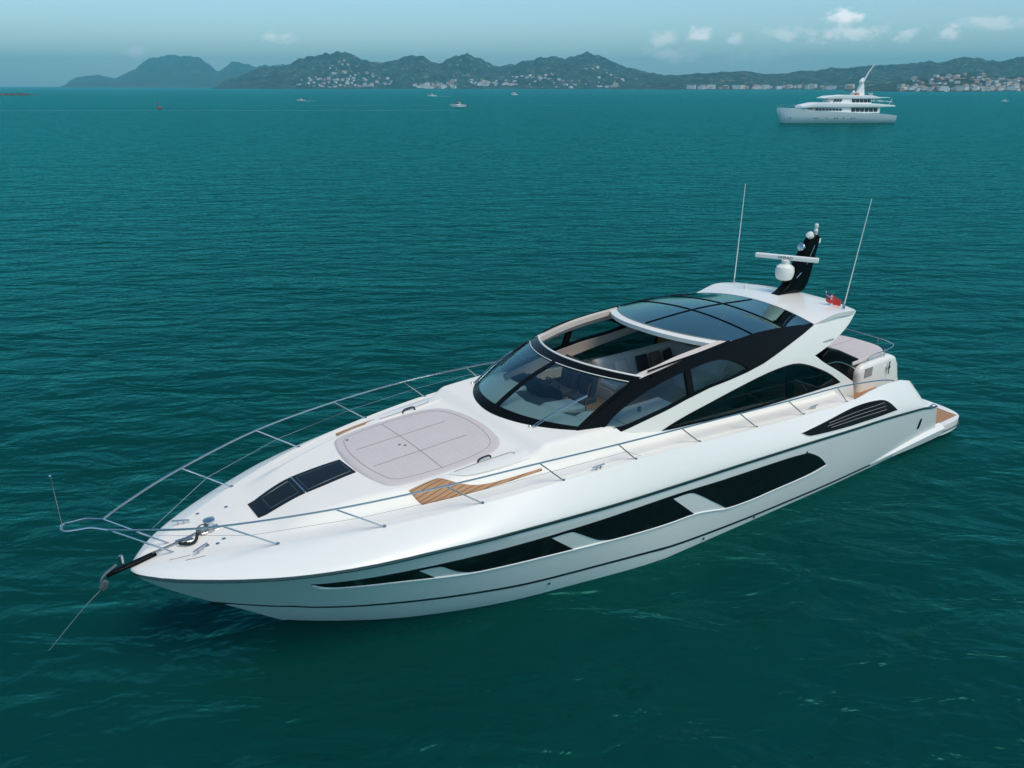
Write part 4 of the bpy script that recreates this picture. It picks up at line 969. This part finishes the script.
rb = empty('radar_scanner', L3(16.80, 0, 5.20), R(115)+0, yt)
rb.parent = yt
MB().box(-.82, .82, -.07, .07, -.05, .07, .03).build('antenna_bar', M['plastic'], rb)
MB().lathe([(.11, -.18), (.12, -.06), (.07, -.04)], (0, 0, 0), 16).build('gearbox', M['plastic'], rb)
tx = bpy.data.curves.new('lettering', 'FONT'); tx.body = 'SIMRAD'; tx.size = .085; tx.align_x = 'CENTER'; tx.align_y = 'CENTER'; tx.extrude = .001
to = bpy.data.objects.new('lettering', tx); C.objects.link(to); dg = bpy.context.evaluated_depsgraph_get(); me = bpy.data.meshes.new_from_object(to.evaluated_get(dg)); bpy.data.objects.remove(to)
TXT = M['charcoal']
def text_obj(me, parent, loc, rot, scale=(1, 1, 1)):
    o = bpy.data.objects.new('lettering', me); C.objects.link(o); o.parent = parent; o.location = loc; o.rotation_euler = rot; o.scale = scale
    me.materials.clear(); me.materials.append(TXT); return o
text_obj(me, rb, (-.02, -.0725, .01), (R(90), 0, 0), (1.3, 1.2, 1))
MB().tube([L3(17.62, 0, 5.30), L3(17.42, 0, 5.36)], .02, 6).build('light_bracket', M['black'], ms)
MB().lathe([(.05, -.08), (.105, -.05), (.11, .02), (.09, .05), (.02, .07)], L3(17.40, 0, 5.42), 18, (.7, 0, .3)).build('searchlight', M['steel'], ms)
MB().lathe([(.03, -.06), (.09, -.04), (.10, .06), (.03, .09)], L3(17.72, .02, 5.70), 16, (.6, 0, .5)).build('horn', M['plastic'], ms)
MB().lathe([(.045, 0), (.045, .10), (.035, .12)], L3(18.06, .08, 5.48), 12).build('side_lamp', M['plastic'], ms)
MB().lathe([(.05, 0), (.05, .05), (.035, .07), (.055, .10), (.055, .17), (.03, .2), (.055, .24), (.05, .32), (.02, .34)], L3(17.98, 0, 5.66), 14).build('anchor_light', M['plastic'], ms)
MB().box(-18.0, -17.86, -.30, -.05, 4.62, 4.84, .01).build('red_lamp', M['red'], ms)
for sd_ in (1, -1):
    z0 = roof_z(16.95, 1.75)+.02
    an_ = MB().tube([L3(16.95, sd_*1.75, z0), L3(17.20, sd_*1.90, 6.93)], .016, 6, taper=.008).build('whip_antenna', M['plastic'], yt)
    MB().lathe([(.04, 0), (.04, .06), (.025, .14)], L3(16.95, sd_*1.75, z0), 12).build('antenna_base', M['steel'], an_)
MB().lathe([(.05, 0), (.05, .04), (.03, .10), (.01, .14)], L3(16.45, -.95, roof_z(16.45, .95)+.02), 14).build('gps_antenna', M['plastic'], yt)
# ensign on a short staff
z0 = roof_z(17.1, 1.35)
st_ = MB().tube([L3(16.95, 1.35, z0), L3(16.75, 1.33, z0+.42)], .010, 6).build('flag_staff', M['plastic'], yt)
def flag_pt(u, v): return Vector(L3(16.76+.02*v+u*.42, 1.34+.05*math.sin(u*7)+.15*u, z0+.40-.02*u*u-v*.24-.20*u-.03*math.sin(u*9)))
def flag_piece(name, uv0, uv1, m, off, par):
    n = 10; vs = []; fs = []
    for i in range(n+1):
        for j in range(4):
            p = flag_pt(uv0[0]+(uv1[0]-uv0[0])*i/n, uv0[1]+(uv1[1]-uv0[1])*j/3)
            vs += [p+Vector((0, off+.002, 0)), p+Vector((0, -off-.002, 0))]
    for i in range(n):
        for j in range(3):
            a = (i*4+j)*2; fs += [(a, a+2, a+10, a+8), (a+1, a+9, a+11, a+3)]
    for i in range(n): fs += [(i*8, i*8+8, i*8+9, i*8+1), (i*8+6, i*8+7, i*8+15, i*8+14)]
    fs += [(0, 1, 3, 2), (2, 3, 5, 4), (4, 5, 7, 6)]+[(n*8+2*j, n*8+2*j+2, n*8+2*j+3, n*8+2*j+1) for j in range(3)]
    return obj(name, vs, fs, m, par)
fl = flag_piece('ensign', (0, 0), (1, 1), M['redcloth'], .001, yt)
flag_piece('canton', (0.01, .01), (.52, .55), M['blue'], .004, fl)
flag_piece('white_cross', (.01, .22), (.52, .36), M['whitecloth'], .006, fl); flag_piece('white_cross', (.20, .01), (.33, .55), M['whitecloth'], .0065, fl)
flag_piece('red_cross', (.01, .255), (.52, .325), M['redcloth'], .008, fl); flag_piece('red_cross', (.24, .01), (.29, .55), M['redcloth'], .0085, fl)

# ---- cockpit and stern
def floor_piece(name, o, z, m, thick=.06): return patch(name, [(a, b, 1) for a, b in o], lambda s, y: L3(s, y, z), thick, m, yt, res=.6, outward=Zp, it=0)
floor_piece('saloon_floor', [(8.3, -1.0), (9.2, -2.1), (16.2, -2.2), (16.2, 2.2), (9.2, 2.1), (8.3, 1.0)], 1.93, M['oak'])
floor_piece('cockpit_floor', [(16.2, -2.84), (18.9, -2.84), (18.9, 2.84), (16.2, 2.84)], 1.62, M['teak'])
floor_piece('stern_step', [(18.9, -2.84), (19.9, -2.84), (19.9, 2.84), (18.9, 2.84)], 1.12, M['teak'])
MB().box(-16.22, -16.16, -2.84, 2.84, 1.5, 2.2).build('cockpit_bulkhead', M['gelcoat'], yt)
for sd_ in (1, -1):   # inner bulwark face
    vs = []; fs = []; ss = rng_(16.18, 20.4, .3)
    for s in ss:
        zt = ip(s, T_ZD); y = ip(s, T_YD)
        vs += [L3(shear(s, zt), sd_*y, zt), L3(shear(s, zt), sd_*(y-.04), zt-.02), L3(s-.2*sst(19, 20.4, s), sd_*(y-.06), .9)]
    for i in range(len(ss)-1):
        for j in range(2): fs.append((i*3+j, i*3+j+1, i*3+j+4, i*3+j+3))
    MB().add(vs, fs).build('bulwark_lining', M['gelcoat'], yt, recalc=False)
# stern moulding carrying the aft sunpad
MB().prism([(-18.1, 1.0), (-18.0, 2.24), (-18.2, 2.40), (-19.55, 2.44), (-19.85, 2.34), (-20.02, 2.10), (-20.2, 1.6), (-20.55, .9), (-20.6, .3), (-18.1, .3)], 1, -1.9, 1.9, .16).build('stern_moulding', M['gelcoat'], yt, angle=60)
ap = cushion('aft_sunpad', [(17.85, -1.75, 1), (17.85, 1.75, 1), (19.3, 1.78, 1), (19.75, 1.5), (19.85, .8), (19.87, 0), (19.85, -.8), (19.75, -1.5), (19.3, -1.78, 1)], lambda s, y: L3(s, y, 2.43), .10, M['mauve'], yt)
for y in (-.6, .6): MB().tube([L3(s, y, 2.533) for s in rng_(18.0, 19.7, .3)], .007, 6).build('seam', M['seam'], ap)
gr_ = MB().tube(crv([L3(18.2, -1.82, 2.46), L3(18.3, -1.84, 2.66), L3(19.4, -1.84, 2.68), L3(19.95, -1.6, 2.68), L3(20.02, -.6, 2.69), L3(20.02, .6, 2.68), L3(19.95, 1.5, 2.66), L3(19.6, 1.84, 2.64), L3(18.5, 1.86, 2.60), L3(18.35, 1.86, 2.48)], 5), .016, 8)
gr_ = gr_.build('stern_rail', M['steel'], yt)
for s, y in ((19.0, -1.84), (19.98, -1.2), (20.0, 0), (19.98, 1.2), (19.2, 1.85)):
    MB().tube([L3(s, y, 2.44), L3(s, y, 2.67)], .012, 6).build('rail_post', M['steel'], gr_)
patch('locker_grille', [(18.25, 2.02, 1), (18.25, 2.28, 1), (18.62, 2.28, 1), (18.62, 2.02, 1)], lambda s, z: L3(s, 1.9, z), .02, M['seam'], yt, off=.012, res=.2, outward=Yp, it=0)
hs = MB().tube([L3(19.38, 1.90, 2.12), L3(19.38, 1.97, 2.12)], .06, 12).tube([L3(19.38, 1.95, 2.14), L3(19.38, 1.96, 2.30)], .02, 8).tube([L3(19.38, 1.96, 2.1), L3(19.40, 1.96, 1.92)], .02, 8).build('shower_fitting', M['steel'], yt)
cleat(19.6, 2.6, 0, yt, 1.5)
# cockpit furniture: dark wet bar block, bolster, side seat
MB().prism([(-16.55, 1.62), (-16.40, 2.95), (-16.70, 3.12), (-17.2, 2.98), (-18.3, 2.50), (-18.42, 2.2), (-18.3, 1.62)], 1, .75, 1.72, .07).build('wet_bar', M['black'], yt, angle=50)
MB().tube(crv([L3(16.6, 1.73, 2.72), L3(17.2, 1.73, 2.66), L3(17.9, 1.73, 2.36), L3(18.2, 1.73, 2.1)], 5), .016, 6).build('wet_bar_trim', M['steel'], yt)
MB().prism([(-16.9, 1.62), (-16.85, 2.55), (-17.2, 2.85), (-17.75, 2.60), (-17.8, 1.62)], 1, -.9, .35, .08).build('seat_back', M['black'], yt, angle=50)
bo = MB().box(-17.55, -16.95, .30, .95, 2.80, 2.98, .08).build('bolster', M['grey'], yt, angle=60)
# bathing platform
pl = [(20.0, -3.0, 1), (20.0, 3.0, 1), (20.7, 3.14), (21.5, 3.14), (21.95, 3.02), (22.2, 2.6), (22.32, 1.8), (22.38, 0), (22.32, -1.8), (22.2, -2.6), (21.95, -3.02), (21.5, -3.14), (20.7, -3.14)]
plat = patch('bathing_platform', pl, lambda s, y: L3(s, y, .38), .30, M['gelcoat'], yt, res=.4, outward=Zp, it=3)
for a, b in ((-2.96, -1.05), (-1.0, 1.0), (1.05, 2.96)):
    tp = patch('teak_panel', [(20.35, a, 1), (20.35, b, 1), (21.85 if max(abs(a), abs(b)) > 2 else 22.15, b, 1), (22.05 if max(abs(a), abs(b)) < 2 else 22.0, (a+b)/2, 1), (21.85 if max(abs(a), abs(b)) > 2 else 22.15, a, 1)], lambda s, y: L3(s, y, .38), .012, M['teak'], plat, off=.010, res=.4, outward=Zp, it=0)
MB().tube([L3(s, 3.15-.02*(s > 21.6)-(.12 if s > 21.8 else 0), .20) for s in rng_(20.6, 21.9, .2)], .03, 6, flat=.5).build('platform_fender', M['rubrail'], plat)
MB().tube([L3(20.5, 2.5, .38), L3(20.48, 2.5, .85)], .02, 8).build('platform_post', M['steel'], plat)
# small script on the fin
tx = bpy.data.curves.new('lettering', 'FONT'); tx.body = 'SUNSEEKER'; tx.size = .085; tx.extrude = .001; tx.shear = .3; tx.align_x = 'CENTER'
to = bpy.data.objects.new('lettering', tx); C.objects.link(to); dg = bpy.context.evaluated_depsgraph_get(); dg.update(); me2 = bpy.data.meshes.new_from_object(to.evaluated_get(dg)); bpy.data.objects.remove(to)
text_obj(me2, yt, L3(15.95, house_y(15.95, 3.58)+.008, 3.54), (R(90)+.14, R(0), R(180)))

# ---- saloon seen through the glass and the open roof
MB().prism([(-7.75, 2.0), (-7.75, 2.93), (-8.6, 3.0), (-9.2, 2.82), (-9.3, 2.0)], 1, -1.62, 1.62, .06).build('dashboard', M['dash'], yt)
for pts_, y0, y1 in (([(-7.9, 2.95), (-8.1, 3.01), (-8.95, 3.06), (-9.35, 2.9), (-9.0, 2.9)], -1.5, -.85), ([(-8.2, 2.97), (-8.5, 3.06), (-9.2, 2.99), (-9.3, 2.86)], .15, .75), ([(-8.6, 2.95), (-8.9, 3.02), (-9.3, 2.95), (-9.3, 2.8)], .95, 1.4)):
    MB().prism(pts_, 1, y0, y1, .03).build('dash_pod', M['leather'], yt)
hc = MB().prism([(-8.9, 2.0), (-8.75, 3.10), (-9.15, 3.14), (-9.45, 2.9), (-9.4, 2.0)], 1, -1.5, -.35, .05).build('helm_console', M['black'], yt)
for y in (-1.2, -.8): MB().prism([(-9.18, 3.125), (-9.20, 3.14), (-9.42, 2.93), (-9.41, 2.91)], 1, y-.16, y+.16).build('screen', M['blackglass'], hc)
whl = MB(); c0 = Vector(L3(9.62, -.95, 2.92)); ax = Vector((-.8, 0, .6)).normalized(); u_ = Vector((0, 1, 0)); v_ = ax.cross(u_)
whl.tube([c0+(u_*math.cos(a*.2618)+v_*math.sin(a*.2618))*.20 for a in range(24)], .016, 8, closed=True)
for a in (0, 2.09, 4.19): whl.tube([c0, c0+(u_*math.cos(a+.5)+v_*math.sin(a+.5))*.2], .014, 6)
whl.tube([c0, c0-ax*.25], .03, 8); whl.build('steering_wheel', M['charcoal'], yt)
def helm_seat(s, y):
    hsq = empty('helm_seat', L3(s, y, 1.93), 0, yt)
    MB().lathe([(.22, 0), (.22, .03), (.06, .05), (.06, .5)], (0, 0, 0), 16).build('pedestal', M['steel'], hsq)
    MB().box(-.26, .26, -.26, .26, .5, .66, .06).build('seat', M['charcoal'], hsq, angle=60)
    MB().prism([(-.20, .62), (-.34, 1.30), (-.26, 1.42), (-.16, 1.32), (-.06, .66)], 1, -.25, .25, .05).build('backrest', M['charcoal'], hsq, angle=60)
helm_seat(10.2, -1.25); helm_seat(10.2, -.55)
# starboard sofa, an L whose return runs across the saloon
sb = MB().box(-14.6, -11.6, -1.78, -1.0, 1.93, 2.24, .03).build('sofa_base', M['cream'], yt)
sf_ = empty('sofa', L3(13.1, -1.4, 1.93), 0, yt)
def rel(mb, x, y, z):
    for v in mb.v: v.x -= x; v.y -= y; v.z -= z
    return mb
for k in range(3):
    rel(MB().box(-12.6-k, -11.62-k, -1.70, -.95, 2.24, 2.38, .05), -13.1, -1.4, 1.93).build('seat_cushion', M['leather'], sf_, angle=60)
    rel(MB().prism([(-1.66, 2.36), (-1.86, 2.82), (-1.74, 2.88), (-1.60, 2.82), (-1.46, 2.38)], 0, -12.6-k, -11.62-k, .04), -13.1, -1.4, 1.93).build('back_cushion', M['leather'], sf_, angle=60)
rel(MB().prism([(-14.50, 2.36), (-14.72, 2.80), (-14.58, 2.86), (-14.46, 2.80), (-14.30, 2.38)], 1, -1.7, .1, .04), -13.1, -1.4, 1.93).build('back_cushion', M['leather'], sf_, angle=60)
rel(MB().box(-14.5, -13.8, -1.0, .1, 1.93, 2.36, .05), -13.1, -1.4, 1.93).build('seat_cushion', M['leather'], sf_, angle=60)
for zz in (1.95, 2.35): pass
MB().box(-14.75, -14.02, -1.84, -1.76, 2.7, 3.55, .02).build('wood_panel', M['oak'], yt)
MB().box(-15.05, -14.75, -1.72, -1.15, 1.93, 3.45, .02).build('wood_panel', M['oak'], yt)
# port side: galley counter and seat
MB().box(-11.0, -9.7, 1.15, 1.85, 1.93, 2.84, .03).build('galley_cabinet', M['walnut'], yt)
ct = MB().box(-11.05, -9.4, 1.08, 1.88, 2.84, 2.89, .015).build('counter_top', M['leather'], yt)
MB().box(-9.6, -8.9, 1.2, 1.72, 2.70, 2.86, .03).build('side_shelf', M['leather'], yt)
MB().box(-12.9, -11.3, 1.15, 1.85, 1.93, 2.42, .05).build('side_seat', M['leather'], yt)
MB().prism([(1.68, 2.4), (1.78, 2.95), (1.66, 3.02), (1.58, 2.94), (1.5, 2.42)], 0, -13.4, -11.3, .04).build('side_seat_back', M['leather'], yt)
MB().box(-11.25, -10.45, .35, .95, 2.50, 2.54, .01).build('table_top', M['walnut'], yt)
MB().tube([L3(10.85, .65, 1.93), L3(10.85, .65, 2.5)], .05, 10).build('table_leg', M['steel'], yt)
MB().box(-13.9, -13.3, 1.1, 1.8, 1.93, 2.95, .03).build('tall_cabinet', M['walnut'], yt)
def place_local(o, s, y, z, rz=0, tilt=(0, 0)):
    Mx = Matrix.Translation(yt.location) @ Matrix.Rotation(yt.rotation_euler.z, 4, 'Z') @ Matrix.Translation(Vector(L3(s, y, z))) @ Matrix.Rotation(rz, 4, 'Z') @ Matrix.Rotation(tilt[0], 4, 'X') @ Matrix.Rotation(tilt[1], 4, 'Y')
    o.location = Mx.to_translation(); o.rotation_euler = Mx.to_euler()
def pillow(label, m, s, y, z, rz, tilt, L=.42, group=None):
    mb = MB(); n = 12; vs = []; fs = []
    for sg in (1, -1):
        for i in range(n+1):
            for j in range(n+1):
                u, v = i/n*2-1, j/n*2-1; th = .075*((1-u**4)*(1-v**4))**.5
                k = 1-.06*(u*u*v*v)*0; pin = 1-.05*(1-abs(u))*abs(v) ; pin2 = 1-.05*(1-abs(v))*abs(u)
                vs.append((u*L/2*pin2, sg*th, v*L/2*pin))
    q = (n+1)**2
    for sg in (0, 1):
        for i in range(n):
            for j in range(n):
                a = sg*q+i*(n+1)+j; fs.append((a, a+1, a+n+2, a+n+1))
    o = MB().add(vs, fs).build('cushion', m, None, angle=80); tag(o, label, 'cushion', group); place_local(o, s, y, z, rz, tilt); return o
pillow('cream scatter cushion on the pale sofa, nearest the bow', M['leather'], 12.3, -1.42, 2.60, 0, (.35, 0))
pillow('black square cushion leaning on the pale sofa', M['charcoal'], 13.05, -1.42, 2.60, 0, (.35, 0))
pillow('brown striped cushion beside the black one on the pale sofa', M['brown'], 13.55, -1.42, 2.60, .1, (.35, 0))
pillow('dark brown cushion in the corner of the pale sofa', mat('dark_brown_fabric', (.05, .035, .03), .8), 14.0, -1.38, 2.60, .35, (.35, 0))
pillow('small black cushion tipped in the aft corner of the sofa', M['charcoal'], 14.3, -.8, 2.58, 1.5, (.35, .5), .34)
def cup(label, s, y, z):
    o = MB().lathe([(.03, 0), (.042, .02), (.045, .10), (.040, .10), (.036, .02)], (0, 0, 0), 16).build('mug', M['teal'], None); tag(o, label, 'mug'); place_local(o, s, y, z)
cup('teal mug on the pale counter seen through the forward side window', 10.1, 1.45, 2.892)
cup('teal mug on the low wooden table between the seats', 10.7, .6, 2.545)
